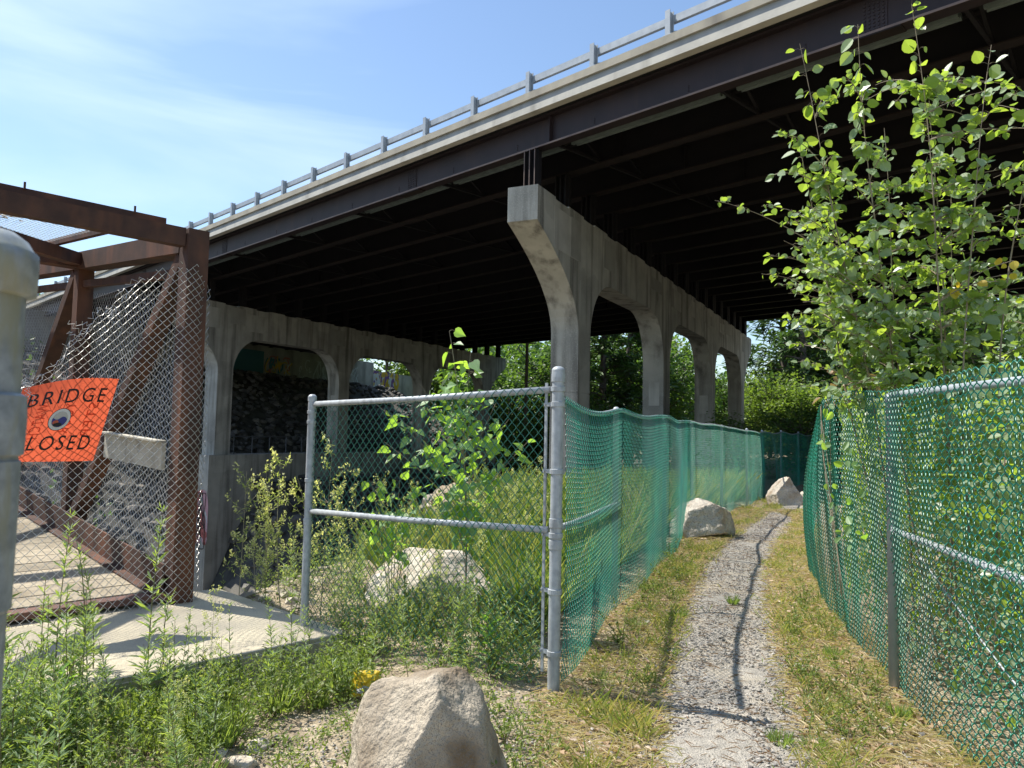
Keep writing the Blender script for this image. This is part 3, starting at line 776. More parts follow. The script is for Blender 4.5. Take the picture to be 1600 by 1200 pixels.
def planeS(o, ex, ey):
    o, ex, ey = A(*o), A(*ex), A(*ey)
    return lambda s, t: o + s[..., None] * ex + t[..., None] * ey
mb = MB()
chain(mb, planeS(fb(0.15, 0.38, RZ + 0.005), nrm(e1 + Z * SLP), e2), 14, BW - 0.76, p=0.05, r=0.0019, sides=3, mids=0)
for k in range(220):
    a, c = rng.normal(1.95, 0.13), rng.normal(1.25, 0.16)
    d = nrm(A(*rng.normal(size=3)) * A(1, 1, 0.15)) * rng.uniform(0.05, 0.12)
    mb.tube([fb(a, c, RZ + 0.06), fb(a, c, RZ + 0.075) + d], 0.004, 3, 1)
mb.build('roof_mesh', [material('shaded_wire', (0.22, 0.22, 0.24), rough=0.6), L_['straw']], foot)  # wire colour darkened to stand for its unlit underside
for c, sd_ in ((-0.11, 0), (BW + 0.11, 1)):
    mb = MB(); chain(mb, planeS(fb(0.1, c, 0.1), nrm(e1 + Z * SLP), Z), 15, HT - 0.55, p=0.04, r=0.0024, sides=3, mids=0); mb.build('side_mesh', M['wire'], foot)
# planks
axs = (nrm(e1 + Z * SLP), e2, nrm(np.cross(nrm(e1 + Z * SLP), e2)))
mb = MB()
a = 0.16; k = 0
while a < PANEL * NP - 0.2:
    wd = 0.285
    mb.box(fb(a + wd / 2, BW / 2, -0.005 + 0.002 * math.sin(k * 7.7)), (wd - 0.016, BW - 0.3, 0.05), axs); a += wd; k += 1
mb.build('plank_deck', M['wood'], foot)
mb = MB(); mb.box(fb(0.06, BW / 2, -0.005), (0.16, BW - 0.02, 0.055), ax); mb.build('edge_angle', material('bare_rust_angle', (0.17, 0.085, 0.062), (0.11, 0.055, 0.042), 6, 0.7), foot)
# salvaged pale board between the diagonal and the end post
mb = MB(); mb.beam(fb(0.14, 0.13, 1.22), fb(1.62, 0.13, 1.16), 0.035, 0.25); mb.beam(fb(0.14, 0.16, 1.355), fb(1.62, 0.16, 1.295), 0.10, 0.014)
mb.build('rub_board', M['board'], foot)

# torn chain-link panel across the portal
tp = thing('torn_chain_link', 'torn galvanised chain link sheet wired over the footbridge end, top corner curled', 'chain link fence', tuple(fb(-0.12, 0, 0)))
MH = 3.15
TEAR = []
for u, v in ((345, 462), (322, 432), (300, 415), (250, 420), (190, 440), (150, 470), (100, 520), (60, 570), (38, 596), (-60, 640)):
    q3 = PL(u, v, fb(-0.13, 0, 0), e1); TEAR.append((float((q3 - F0) @ e2) + 0.19, float(q3[2]) - 0.06 + 0.08))
TEAR = np.array(TEAR).T
TEAR[1, -2:] += 0.1
def Sport(s, t):
    c = -0.19 + s
    back = 0.15 * np.clip((0.0 - c) / 0.19, 0, 1) ** 1.5        # wraps round the post
    tear = torn(s) - t
    curl = np.exp(-np.clip(tear, 0, 9) / 0.16)
    ofs = -0.13 + back + 0.03 * np.sin(3 * t + 2 * s) * np.clip(t, 0, 1) - 0.02 * np.sin(7 * s) - 0.20 * curl * np.clip((s - 0.5) / 0.8, 0, 1)
    zz = -0.08 + t - 0.10 * curl * np.clip((s - 0.5) / 0.8, 0, 1)
    return F0 + ofs[..., None] * e1 + c[..., None] * e2 + Z * (zz + 0.015 * np.sin(5 * s))[..., None]
def torn(s):
    return np.interp(s, TEAR[0], TEAR[1]) + 0.03 * np.sin(s * 37) + 0.02 * np.sin(s * 91)
mb = MB()
chain(mb, Sport, 3.2, MH, p=0.037, r=0.0026, sides=4, keep=lambda s, t: t < torn(s), rough=0.0012, mids=1)
mb.build('mesh', M['wire'], tp)
mb = MB()                                              # bunched, unravelled wires along the tear
for k in range(55):
    s0 = rng.uniform(0.75, 2.0) ; t0 = float(torn(np.array(s0))) - rng.uniform(-0.02, 0.22)
    P = [Sport(np.array(s0 + 0.0), np.array(t0))]
    d = e2 * rng.uniform(-0.5, 1) + Z * rng.uniform(-0.8, 0.6) - e1 * rng.uniform(0.0, 0.9)
    zig = nrm(np.cross(d, e1 + A(0.3, 0, 0.1)))
    Lw = rng.uniform(0.08, 0.26); nseg = 6
    for j in range(1, nseg): P.append(P[0] + nrm(d) * Lw * j / nseg + zig * 0.018 * (-1) ** j + Z * -0.05 * (j / nseg) ** 2)
    mb.tube(P, 0.0021, 4)
mb.build('frayed_wires', M['wire'], tp)

# orange sign hung on the panel
pn = e1
po = fb(-0.22, 0, 0)
TL, TR, BR, BL = [PL(u, v, po, pn) for u, v in ((36, 607), (186, 592), (145, 720), (-16, 722))]
SW = 1.2
def sgn(x, z, d=0.0):
    """x 0..1 left to right, z 0..1 bottom to top"""
    x = np.asarray(x, float)[..., None]; z = np.asarray(z, float)[..., None]
    P = (1 - z) * ((1 - x) * BL + x * BR) + z * ((1 - x) * TL + x * TR)
    bow = 0.05 * np.sin(np.pi * x) + 0.05 * (1 - x) * np.sin(np.pi * z)
    arch = 0.035 * np.sin(np.pi * np.clip(x, 0, 1)) * z
    return P - e1 * (bow + d) + Z * arch
def sign_mat(name, c, tr):
    m = bpy.data.materials.new(name); m.use_nodes = True
    n, l = m.node_tree.nodes, m.node_tree.links
    b = n['Principled BSDF']; b.inputs['Base Color'].default_value = (*c, 1); b.inputs['Roughness'].default_value = 0.55
    t = n.new('ShaderNodeBsdfTranslucent'); t.inputs['Color'].default_value = (*c, 1)
    ms = n.new('ShaderNodeMixShader'); ms.inputs[0].default_value = tr
    l.new(b.outputs[0], ms.inputs[1]); l.new(t.outputs[0], ms.inputs[2]); l.new(ms.outputs[0], n['Material Output'].inputs['Surface'])
    return m
sign = thing('warning_sign', 'orange flexible sign reading BRIDGE CLOSED hung on torn chain link', 'sign', tuple(fb(-0.2, 1.2, 1.3)))
mb = MB(); nx, nz_ = 24, 14
xs, zs = np.meshgrid(np.linspace(0, 1, nx), np.linspace(0, 1, nz_))
ii = (np.arange(nz_ - 1)[:, None] * nx + np.arange(nx - 1)[None])
mb.add(sgn(xs, zs), [np.stack([ii, ii + 1, ii + nx + 1, ii + nx], -1).reshape(-1, 4)])
mb.build('panel', sign_mat('orange_vinyl', (0.74, 0.135, 0.062), 0.6), sign, smooth=True)
def text_mesh(txt, size_y, place, name, mat, parent, sx=1.0, spacing=1.0, bold=0.0):
    cu = bpy.data.curves.new('lettering', 'FONT'); cu.body = txt; cu.size = 1.0; cu.space_character = spacing; cu.offset = bold * 0.3; cu.resolution_u = 4
    ob = bpy.data.objects.new('lettering', cu); COL.objects.link(ob)
    dg = bpy.context.evaluated_depsgraph_get(); dg.update()
    me = ob.evaluated_get(dg).to_mesh()
    V = np.array([v.co[:] for v in me.vertices]); F = [tuple(p.vertices) for p in me.polygons]
    ob.evaluated_get(dg).to_mesh_clear(); bpy.data.objects.remove(ob); bpy.data.curves.remove(cu)
    mn, mxx = V.min(0), V.max(0)
    a = (V[:, 0] - mn[0]) / (mxx[0] - mn[0]); c = (V[:, 1] - mn[1]) / (mxx[1] - mn[1])
    mb = MB(); mb.add(place(a, c), F)
    return mb.build(name, mat, parent)
text_mesh('BRIDGE', 1, lambda a, c: sgn(0.10 + 0.80 * a, 0.705 + 0.175 * c, 0.006), 'lettering', M['black'], sign, spacing=1.25, bold=0.012)
text_mesh('CLOSED', 1, lambda a, c: sgn(0.10 + 0.79 * a, 0.135 + 0.175 * c, 0.006), 'lettering', M['black'], sign, spacing=1.25, bold=0.012)
gm = sign_mat('orange_vinyl_ghost', (0.60, 0.115, 0.05), 0.6)  # back print showing through the backlit sheet, painted as darker orange
for txt, xc, z0, z1 in (('WATCH', 0.27, 0.72, 0.28), ('YOUR', 0.55, 0.70, 0.33), ('STEP', 0.80, 0.70, 0.30)):
    text_mesh(txt, 1, (lambda xc, z0, z1: lambda a, c: sgn(xc + 0.055 - 0.11 * c, z0 + (z1 - z0) * a, 0.003))(xc, z0, z1), 'see_through_lettering', gm, sign, spacing=1.15)
# round town seal: plain landscape disc with a pale ring
def disc(x0, z0, rx, rz, d, mat, name, f=None, n=40):
    t = np.linspace(0, 2 * np.pi, n, endpoint=False)
    x, z = np.cos(t), np.sin(t)
    if f: z = f(x, z)
    mb = MB(); mb.add(sgn(x0 + rx * x, z0 + rz * z, d), [tuple(range(n))]); mb.build(name, mat, sign)
ec = (0.475, 0.505)
disc(*ec, 0.112, 0.135, 0.008, M['black'], 'seal_rim')
disc(*ec, 0.106, 0.128, 0.010, paint('seal_white', (0.62, 0.60, 0.56)), 'seal_ring')
disc(*ec, 0.078, 0.094, 0.012, paint('seal_sky', (0.45, 0.42, 0.38)), 'seal_picture')
disc(*ec, 0.077, 0.093, 0.014, paint('seal_blue', (0.05, 0.05, 0.20)), 'seal_picture', f=lambda x, z: np.minimum(z, 0.15 + 0.18 * np.sin(4 * x)))
disc(ec[0] - 0.035, ec[1] - 0.035, 0.030, 0.028, 0.016, paint('seal_red', (0.45, 0.10, 0.05)), 'seal_picture')
disc(ec[0] - 0.01, ec[1] - 0.062, 0.045, 0.022, 0.018, M['black'], 'seal_picture')

# concrete approach slab
slab = MB()
zs_ = 0.0
sc = [F0 * A(1, 1, 0) + e1 * a + e2 * c for a, c in ((0.35, -0.55), (-1.92, -0.55), (-1.92, 4.2), (0.35, 4.2))]
nn = 18
def slab_pt(a, c, z): return F0 * A(1, 1, 0) + e1 * (0.35 - 2.27 * a) + e2 * (-0.55 + 4.75 * c) + Z * z
bev = 0.025
slab.prism([(0.35, -0.55), (-1.92 + bev, -0.55), (-1.92, -0.55 + bev), (-1.92, 4.2), (0.35, 4.2)], e1, e2, Z, F0 * A(1, 1, 0) - Z * 0.6, 0.575)
slab.prism([(0.35 - bev, -0.55 + bev), (-1.92 + 2 * bev, -0.55 + bev), (-1.92 + bev, -0.55 + 2 * bev), (-1.92 + bev, 4.2 - bev), (0.35 - bev, 4.2 - bev)], e1, e2, Z, F0 * A(1, 1, 0) - Z * 0.0249, 0.0259)
tag(slab.build('concrete_slab', M['slab']), 'sunlit concrete approach slab at the footbridge end with truss shadows across it', 'slab')

# ------------------------------------------------------------------ fences
def post_lathe(mb, x, y, r, z0, z1, n=32, bands=(), cap=True):
    prof = [(0.0001, z0), (r, z0)]
    for zc, hh, rr in sorted(bands):
        prof += [(r, zc - hh / 2), (rr, zc - hh / 2 + 0.002), (rr, zc + hh / 2 - 0.002), (r, zc + hh / 2)]
    if cap:
        prof += [(r, z1 - 0.058), (r * 1.10, z1 - 0.056), (r * 1.10, z1 - 0.022), (r * 0.98, z1 - 0.014), (r * 0.75, z1 - 0.006), (r * 0.4, z1 - 0.001), (0.0001, z1)]
    else: prof += [(r, z1), (0.0001, z1)]
    mb.lathe(prof, (x, y, 0), n)
# gate post with bands
gp = thing('gate_post', 'tall galvanised gate post where the chain link panel meets the green fence', 'fence post', (0.284, 4.709, 0))
mb = MB(); post_lathe(mb, 0.284, 4.709, 0.0365, -0.3, 1.975); mb.build('post', M['galv'], gp, smooth=False)
pe = nrm(A(-1.88, 1.55, 0))                           # along the panel, away from the gate post
pnr = nrm(np.cross(pe, Z))
for z in (1.835, 1.74, 1.33, 0.945, 0.61, 0.245):
    mb = MB()
    mb.lathe([(0.038, z - 0.016), (0.0435, z - 0.014), (0.0435, z + 0.014), (0.038, z + 0.016)], (0.284, 4.709, 0), 20)
    c = A(0.284, 4.709, z) + pe * 0.07
    mb.box(c, (0.065, 0.014, 0.024), (pe, pnr, Z))
    mb.tube([c + pe * 0.02 - pnr * 0.02, c + pe * 0.02 + pnr * 0.02], 0.006, 6)
    mb.build('tension_band', M['galv'], gp, smooth=False)
for z in (1.905, 1.02, 0.89):
    mb = MB(); mb.lathe([(0.037, z - 0.028), (0.0415, z - 0.026), (0.0425, z), (0.0415, z + 0.026), (0.037, z + 0.028)], (0.284, 4.709, 0), 32); mb.build('collar', M['galv'], gp, smooth=False)
mb = MB(); c = A(0.284, 4.709, 0) + pe * 0.088
mb.beam(c + Z * 0.12, c + Z * 1.875, 0.02, 0.007, up=pnr); mb.build('tension_bar', M['galv'], gp)

# panel: end post, top and middle rail, green fabric
pa = thing('chain_link_fence', 'green chain link panel on galvanised pipe frame left of the gate post', 'chain link fence', (-1.62, 6.24, 0))
e_ = A(-1.62, 6.24, 0)
mb = MB(); post_lathe(mb, e_[0], e_[1], 0.032, -0.6, 1.845, bands=((1.70, 0.03, 0.037), (1.62, 0.03, 0.037), (1.15, 0.03, 0.037), (0.82, 0.05, 0.037))); mb.build('end_post', M['galv'], pa, smooth=False)
g0 = A(0.284, 4.709, 0) + pe * 0.06
mb = MB(); mb.tube([g0 + Z * 1.832, (g0 + e_) / 2 + Z * 1.79, e_ - pe * 0.03 + Z * 1.765], 0.0215, 14); mb.build('top_rail', M['galv'], pa, smooth=True)
mb = MB(); mb.tube([g0 + Z * 0.972, (g0 + e_) / 2 + Z * 0.93, e_ - pe * 0.03 + Z * 0.905], 0.0215, 14); mb.build('middle_rail', M['galv'], pa, smooth=True)
PLn = np.linalg.norm(e_ - g0) - 0.04
def Span(s, t):
    f = s / PLn
    zt = 1.875 - 0.065 * f
    zb = 0.05 - 0.12 * f
    z = zb + (zt - zb) * (t / 1.84)
    P = g0 + pe * 0.03 + s[..., None] * pe + pnr * (0.027 + 0.015 * np.sin(2 * s) * np.clip(1.2 - z, 0, 1))[..., None]
    P[..., 2] = z
    return P
sgn_side = 1.0 if np.dot(pnr, -g0) > 0 else -1.0
pnr = pnr * sgn_side
mb = MB(); chain(mb, Span, PLn, 1.84, p=0.0355, r=0.0023, sides=4, mids=2); mb.build('mesh', M['dgreen'], pa)

# left green fence along the path
seg = np.concatenate([[0], np.cumsum(np.linalg.norm(np.diff(LF, axis=0), axis=1))])
def lfp(s): return np.stack([np.interp(s, seg, LF[:, 0]), np.interp(s, seg, LF[:, 1])], -1)
def smooth_lf(s): return (lfp(s - 0.7) + lfp(s) * 2 + lfp(s + 0.7)) / 4
gl = thing('chain_link_fence', 'green chain link fence running along the left side of the gravel path', 'chain link fence', (LF[0][0], LF[0][1], 0))
POSTS = [2.55 + 3.0 * k for k in range(12)]
for k, s0 in enumerate(POSTS):
    x, y = smooth_lf(np.array([s0]))[0]
    dn = smooth_lf(np.array([s0 + 0.3]))[0] - smooth_lf(np.array([s0 - 0.3]))[0]; dn = dn / np.linalg.norm(dn)
    x -= dn[1] * 0.06; y += dn[0] * 0.06
    mb = MB(); post_lathe(mb, x, y, 0.028, float(hz(x, y)) - 0.2, float(hz(x, y)) + 1.83); mb.build('line_post', M['galvrail'], gl, smooth=True)
def ztop(s): 
    ph = np.mod(s - 2.55, 3.0) / 3.0
    return 1.86 - 0.035 * np.sin(np.pi * ph) - 0.05 * np.exp(-((s - 1.7) / 0.9) ** 2) - 0.05 * sst(9, 16, s) + 0.0 * s
FTOT = 38.0
def Sleft(s, t):
    P2_ = smooth_lf(s)
    d = smooth_lf(s + 0.05) - smooth_lf(s - 0.05); d = d / np.linalg.norm(d, axis=-1, keepdims=True)
    nr = np.stack([d[..., 1], -d[..., 0]], -1)
    ph = np.mod(s - 2.55, 3.0) / 3.0
    f = t / 1.84
    b = 0.03 * np.sin(np.pi * ph) * np.sin(np.pi * f) + 0.006 * np.sin(3.1 * s + 2 * f) * f + 0.02 * np.sin(2.3 * s) * (1 - f)
    b = b + 0.22 * np.exp(-((s - 18.6) / 0.5) ** 2) * (1 - f) ** 0.8
    xy = P2_ + nr * b[..., None]
    zb = np.interp(s, np.linspace(-1, 42, 200), hz(*smooth_lf(np.linspace(-1, 42, 200)).T)) + 0.04
    z = zb + (ztop(s) - 0.04) * f
    return np.concatenate([xy, z[..., None]], -1)
mb = MB(); chain(mb, lambda s, t: Sleft(s + 0.06, t), 8.0, 1.84, p=0.034, r=0.0024, sides=5, mids=3, wob=0.0050)
mb.build('mesh', M['green'], gl)
mb = MB(); chain(mb, lambda s, t: Sleft(s + 8.06, t), FTOT - 8.2, 1.84, p=0.034, r=0.0025, sides=4, mids=1, wob=0.0046)
mb.build('mesh', M['green'], gl)
ss = np.linspace(0.05, FTOT, 160)
top = Sleft(ss, np.full_like(ss, 1.80))
mb = MB(); mb.tube(top + A(-0.03, 0.01, 0), 0.018, 8); mb.build('top_rail', M['galvrail'], gl, smooth=True)
ss = np.linspace(0.05, 2.6, 12); mid = Sleft(ss, np.full_like(ss, 1.0)); mid[:, 2] = np.linspace(0.97, 0.93, 12)
mb = MB(); mb.tube(mid + A(-0.045, 0.015, 0), 0.021, 12); mb.build('brace_rail', M['galv'], gl, smooth=True)

# right fence
gr = thing('chain_link_fence', 'green chain link fence bulging outwards on the right side of the path', 'chain link fence', (2.33, 4.85, 0))
def xt(y): return np.interp(y, [0, 2.2, 3.1, 6.3, 7.0, 9.7, 14], [1.50, 1.90, 2.07, 2.55, 2.83, 3.95, 5.85])
def xb(y): return np.interp(y, [0, 2.2, 4.3, 5.97, 7.5, 9.9, 14], [1.95, 2.05, 2.33, 2.66, 3.05, 3.80, 5.5])
def xsm(f, y): return (f(y - 0.35) + f(y) * 2 + f(y + 0.35)) / 4
def Sright(s, t):
    y = 2.0 + s * 0.965
    f = t / 1.86
    bul = -0.16 * np.exp(-((y - 8.6) / 1.7) ** 2) * np.sin(np.pi * np.clip(f * 0.95, 0, 1)) + 0.015 * np.sin(4 * y) * (1 - f) + 0.008 * np.sin(13 * y + 3 * f)
    x = xsm(xb, y) * (1 - f) + xsm(xt, y) * f + bul
    zb = hz(x, y) + 0.01
    z = zb + (1.90 - 0.012 * np.sin(3 * y)) * f
    return np.stack([x, y, z], -1)
mb = MB(); chain(mb, Sright, 5.4, 1.86, p=0.0355, r=0.0033, sides=5, mids=3, wob=0.008); mb.build('mesh', M['green'], gr)
mb = MB(); chain(mb, lambda s, t: Sright(s + 5.396, t), 5.2, 1.86, p=0.0355, r=0.0033, sides=4, mids=1, wob=0.008); mb.build('mesh', M['green'], gr)
for x, y in ((2.42, 4.90), (1.98, 1.9), (4.3, 9.9)):
    mb = MB(); post_lathe(mb, x, y, 0.031, -0.2, 1.86); mb.build('line_post', M['galvrail'], gr, smooth=True)
mb = MB(); mb.tube([(2.42, 4.90, 1.85), (2.15, 3.1, 1.82), (1.99, 1.9, 1.80)], 0.021, 12); mb.build('top_rail', M['galvrail'], gr, smooth=True)
mb = MB(); mb.tube([(2.42, 4.90, 1.00), (2.17, 3.1, 0.965), (2.0, 1.9, 0.95)], 0.021, 12); mb.build('middle_rail', M['galv'], gr, smooth=True)
mb = MB(); mb.tube([(2.62, 5.0, 0.85), (2.5, 4.0, 0.45), (2.42, 3.0, 0.06)], 0.006, 8); mb.build('truss_rod', M['galv'], gr, smooth=True)

# near post at the left edge
nx0, ny0 = -0.523, 0.75
npst = thing('fence_post', 'close out of focus galvanised gate post at the left edge', 'fence post', (nx0, ny0, 0))
zz = lambda v: 1.55 + (658 - v) / 1200 * 0.75
prof = [(0.0365, -0.1), (0.0365, zz(950)), (0.040, zz(945)), (0.0405, zz(800)), (0.0405, zz(716)), (0.038, zz(713)), (0.038, zz(709)), (0.0425, zz(705)), (0.0435, zz(650)), (0.0425, zz(613)), (0.0365, zz(608)), (0.0365, zz(456))]
mb = MB(); mb.lathe(prof, (nx0, ny0, 0), 96); mb.build('post', M['nearpost'], npst, smooth=False)
mb = MB(); mb.lathe([(0.0366, zz(456)), (0.0455, zz(452)), (0.0462, zz(400)), (0.0455, zz(386)), (0.041, zz(380)), (0.036, zz(366)), (0.024, zz(352)), (0.012, zz(347)), (0.0001, zz(346))], (nx0, ny0, 0), 40)
mb.build('post_cap', M['nearpost'], npst, smooth=True)

# ------------------------------------------------------------------ boulders
def boulder(label, c, size, seed, mat, planes=11, rot=0.0, base=ICO5, jit=0.10, shape=None):
    r = np.random.default_rng(seed); V = base[0].copy()
    if shape is not None:
        for d, h in shape:
            d = nrm(A(*d)); V = V - np.maximum(V @ d - h, 0)[:, None] * d
    else:
        for _ in range(planes):
            d = nrm(r.normal(size=3)); h = r.uniform(0.55, 0.85); V = V - np.maximum(V @ d - h, 0)[:, None] * d
    for i in range(len(V)):
        q = Vector(V[i])
        V[i] *= 1 + jit * mnoise.noise(q * 1.8 + Vector((seed, 0, 0))) + jit * 0.45 * mnoise.noise(q * 6 + Vector((0, seed, 0))) + jit * 0.22 * mnoise.noise(q * 17) + jit * 0.1 * mnoise.noise(q * 40)
    V = V * A(*size)
    cr, sr = math.cos(rot), math.sin(rot)
    V = np.stack([V[:, 0] * cr - V[:, 1] * sr, V[:, 0] * sr + V[:, 1] * cr, V[:, 2]], -1)
    mb = MB(); mb.add(V + A(*c), [base[1]])
    return tag(mb.build('boulder', mat, smooth=True), label, 'boulder')
boulder('big brown granite boulder with slanting face beside the path entrance', (-0.33, 3.30, 0.12), (0.40, 0.36, 0.50), 3, M['granite'], jit=0.09,
        shape=[((0.45, -0.85, 0.18), 0.50), ((-0.45, -0.62, 0.72), 0.60), ((-0.05, 0.1, 1), 0.80), ((0.95, -0.1, 0.40), 0.72), ((0.55, -0.2, 0.85), 0.72), ((-0.95, -0.25, 0.30), 0.74), ((0.2, 1, 0.4), 0.7)])
b2 = A(*G(1107, 846))
boulder('pale angular boulder lying on the path by the green fence', (b2[0], b2[1] + 0.3, 0.20), (0.52, 0.50, 0.46), 12, M['pale'],
        shape=[((0, -1, 0.25), 0.62), ((0.9, -0.5, 0.1), 0.72), ((-0.3, -0.2, 1), 0.76), ((0.45, 0, 1), 0.78), ((-1, -0.2, 0.3), 0.8), ((0.2, -0.4, -1), 0.45)])
b3 = A(*G(1232, 791))
boulder('far pale boulder where the path enters the bridge shade', (b3[0], b3[1] + 0.25, 0.25), (0.48, 0.45, 0.50), 21, M['pale'],
        shape=[((-0.8, 0, 0.75), 0.5), ((0.9, -0.1, 0.55), 0.6), ((0, -1, 0.3), 0.6), ((0.15, 0, 1), 0.85), ((-1, -0.2, -0.2), 0.7)])
b4 = A(*G(664, 972, -0.05))
boulder('white flat topped boulder in the weeds behind the chain link panel', (b4[0], b4[1] + 0.42, 0.10), (0.56, 0.42, 0.46), 33, M['pale'],
        shape=[((-0.6, -0.5, 0.8), 0.62), ((0.55, -0.4, 0.8), 0.66), ((0.1, 0, 1), 0.78), ((0, -1, 0.2), 0.7)])
b5 = A(*G(1262, 788)); boulder('small white stone tucked against the bulging right fence', (b5[0], b5[1] + 0.1, 0.1), (0.2, 0.2, 0.22), 5, M['pale'], base=ICO3)
for i, (u, v, sx, lab) in enumerate(((372, 1185, 0.13, 'flat pale stone in the dirt at the bottom edge left of the boulder'), (405, 1158, 0.09, 'small upright pale stone in the dirt left of the boulder'),
                                     (345, 1165, 0.08, 'small grey stone half hidden under weeds left of the boulder'))):
    c = G(u, v, -0.12); boulder(lab, (c[0], c[1], float(hz(c[0], c[1])) + 0.015), (sx, sx * 0.6, sx * 0.42), 60 + i, M['pale'], base=ICO3, rot=i * 1.1)

# yellow crumpled bag
c = G(570, 1088, -0.1); gz = float(hz(c[0], c[1]))
mb = MB(); nb = 14
aa, cc = np.meshgrid(np.linspace(-1, 1, nb), np.linspace(-1, 1, nb))
th = (1 - aa ** 4) * (1 - cc ** 4) * 0.025
cr = np.array([[mnoise.noise((a * 3, b * 3, 1.7)) for a, b in zip(r1, r2)] for r1, r2 in zip(aa, cc)]) * 0.018
for sg in (1, -1):
    V = np.stack([c[0] + aa * 0.085, c[1] + 0.02 + sg * th + cr + cc * 0.02, gz + 0.075 + cc * 0.075 + cr * 0.4], -1)
    ii = (np.arange(nb - 1)[:, None] * nb + np.arange(nb - 1)[None])
    mb.add(V, [np.stack([ii, ii + 1, ii + nb + 1, ii + nb], -1).reshape(-1, 4)])
bag = tag(mb.build('snack_bag', material('yellow_foil', (0.62, 0.44, 0.02), (0.55, 0.36, 0.02), 9, 0.3)), 'crumpled yellow bag lying in the weeds behind the boulder', 'litter')
mb = MB()
V = np.stack([c[0] - 0.01 + aa * 0.05, c[1] + 0.014 - th + cr + (cc * 0.35 - 0.4) * 0.02, gz + 0.075 + (cc * 0.35 - 0.4) * 0.075 + cr * 0.4], -1)
mb.add(V, [np.stack([ii, ii + 1, ii + nb + 1, ii + nb], -1).reshape(-1, 4)])
mb.build('label_patch', material('bag_silver', (0.4, 0.4, 0.4), rough=0.35), bag)

# ------------------------------------------------------------------ leaves
ROUND = (np.array([0.06, 0.25, 0.5, 0.75, 0.92]), np.array([0.22, 0.42, 0.46, 0.32, 0.12]))
HEART = (np.array([-0.06, 0.10, 0.32, 0.6, 0.84]), np.array([0.20, 0.42, 0.44, 0.24, 0.09]))
LANCE = (np.array([0.15, 0.4, 0.72]), np.array([0.34, 0.5, 0.3]))
BLADE = (np.array([0.3, 0.7]), np.array([0.5, 0.42]))
def leaves(mb, P, D, N, Ln, Wd, tmpl=ROUND, fold=0.25, droop=0.15, m=0):
    P = np.asarray(P, float); n = len(P)
    if n == 0: return
    D = nrm(D); N = np.asarray(N, float); N = nrm(N - D * np.sum(N * D, -1, keepdims=True)); Sx = np.cross(N, D)
    Ln = np.broadcast_to(np.asarray(Ln, float), (n,)); Wd = np.broadcast_to(np.asarray(Wd, float), (n,))
    tx, ty = tmpl; k = len(tx)
    x = np.concatenate([[0], tx, [1], tx[::-1]]); y = np.concatenate([[0], ty, [0], -ty[::-1]])
    zf = fold * np.abs(y)
    V = P[:, None] + D[:, None] * (x[None] * Ln[:, None])[..., None] + Sx[:, None] * (y[None] * Wd[:, None])[..., None] + N[:, None] * ((zf[None] * Wd[:, None]) - droop * (x[None] ** 2) * Ln[:, None])[..., None]
    nv = 2 * k + 2
    f1 = np.concatenate([[0], np.arange(1, k + 2)])
    f2 = np.concatenate([[0], np.arange(k + 1, 2 * k + 2)])
    o = (np.arange(n) * nv)[:, None]
    mb.add(V, [np.concatenate([o + f1[None], o + f2[None]])], m)
def rdir(n, up=0.0, r=rng):
    d = r.normal(size=(n, 3)); d[:, 2] += up
    return nrm(d)
def curve_pts(p, q, bend, k=10):
    t = np.linspace(0, 1, k)[:, None]
    return p * (1 - t) + q * t + bend * (4 * t * (1 - t))

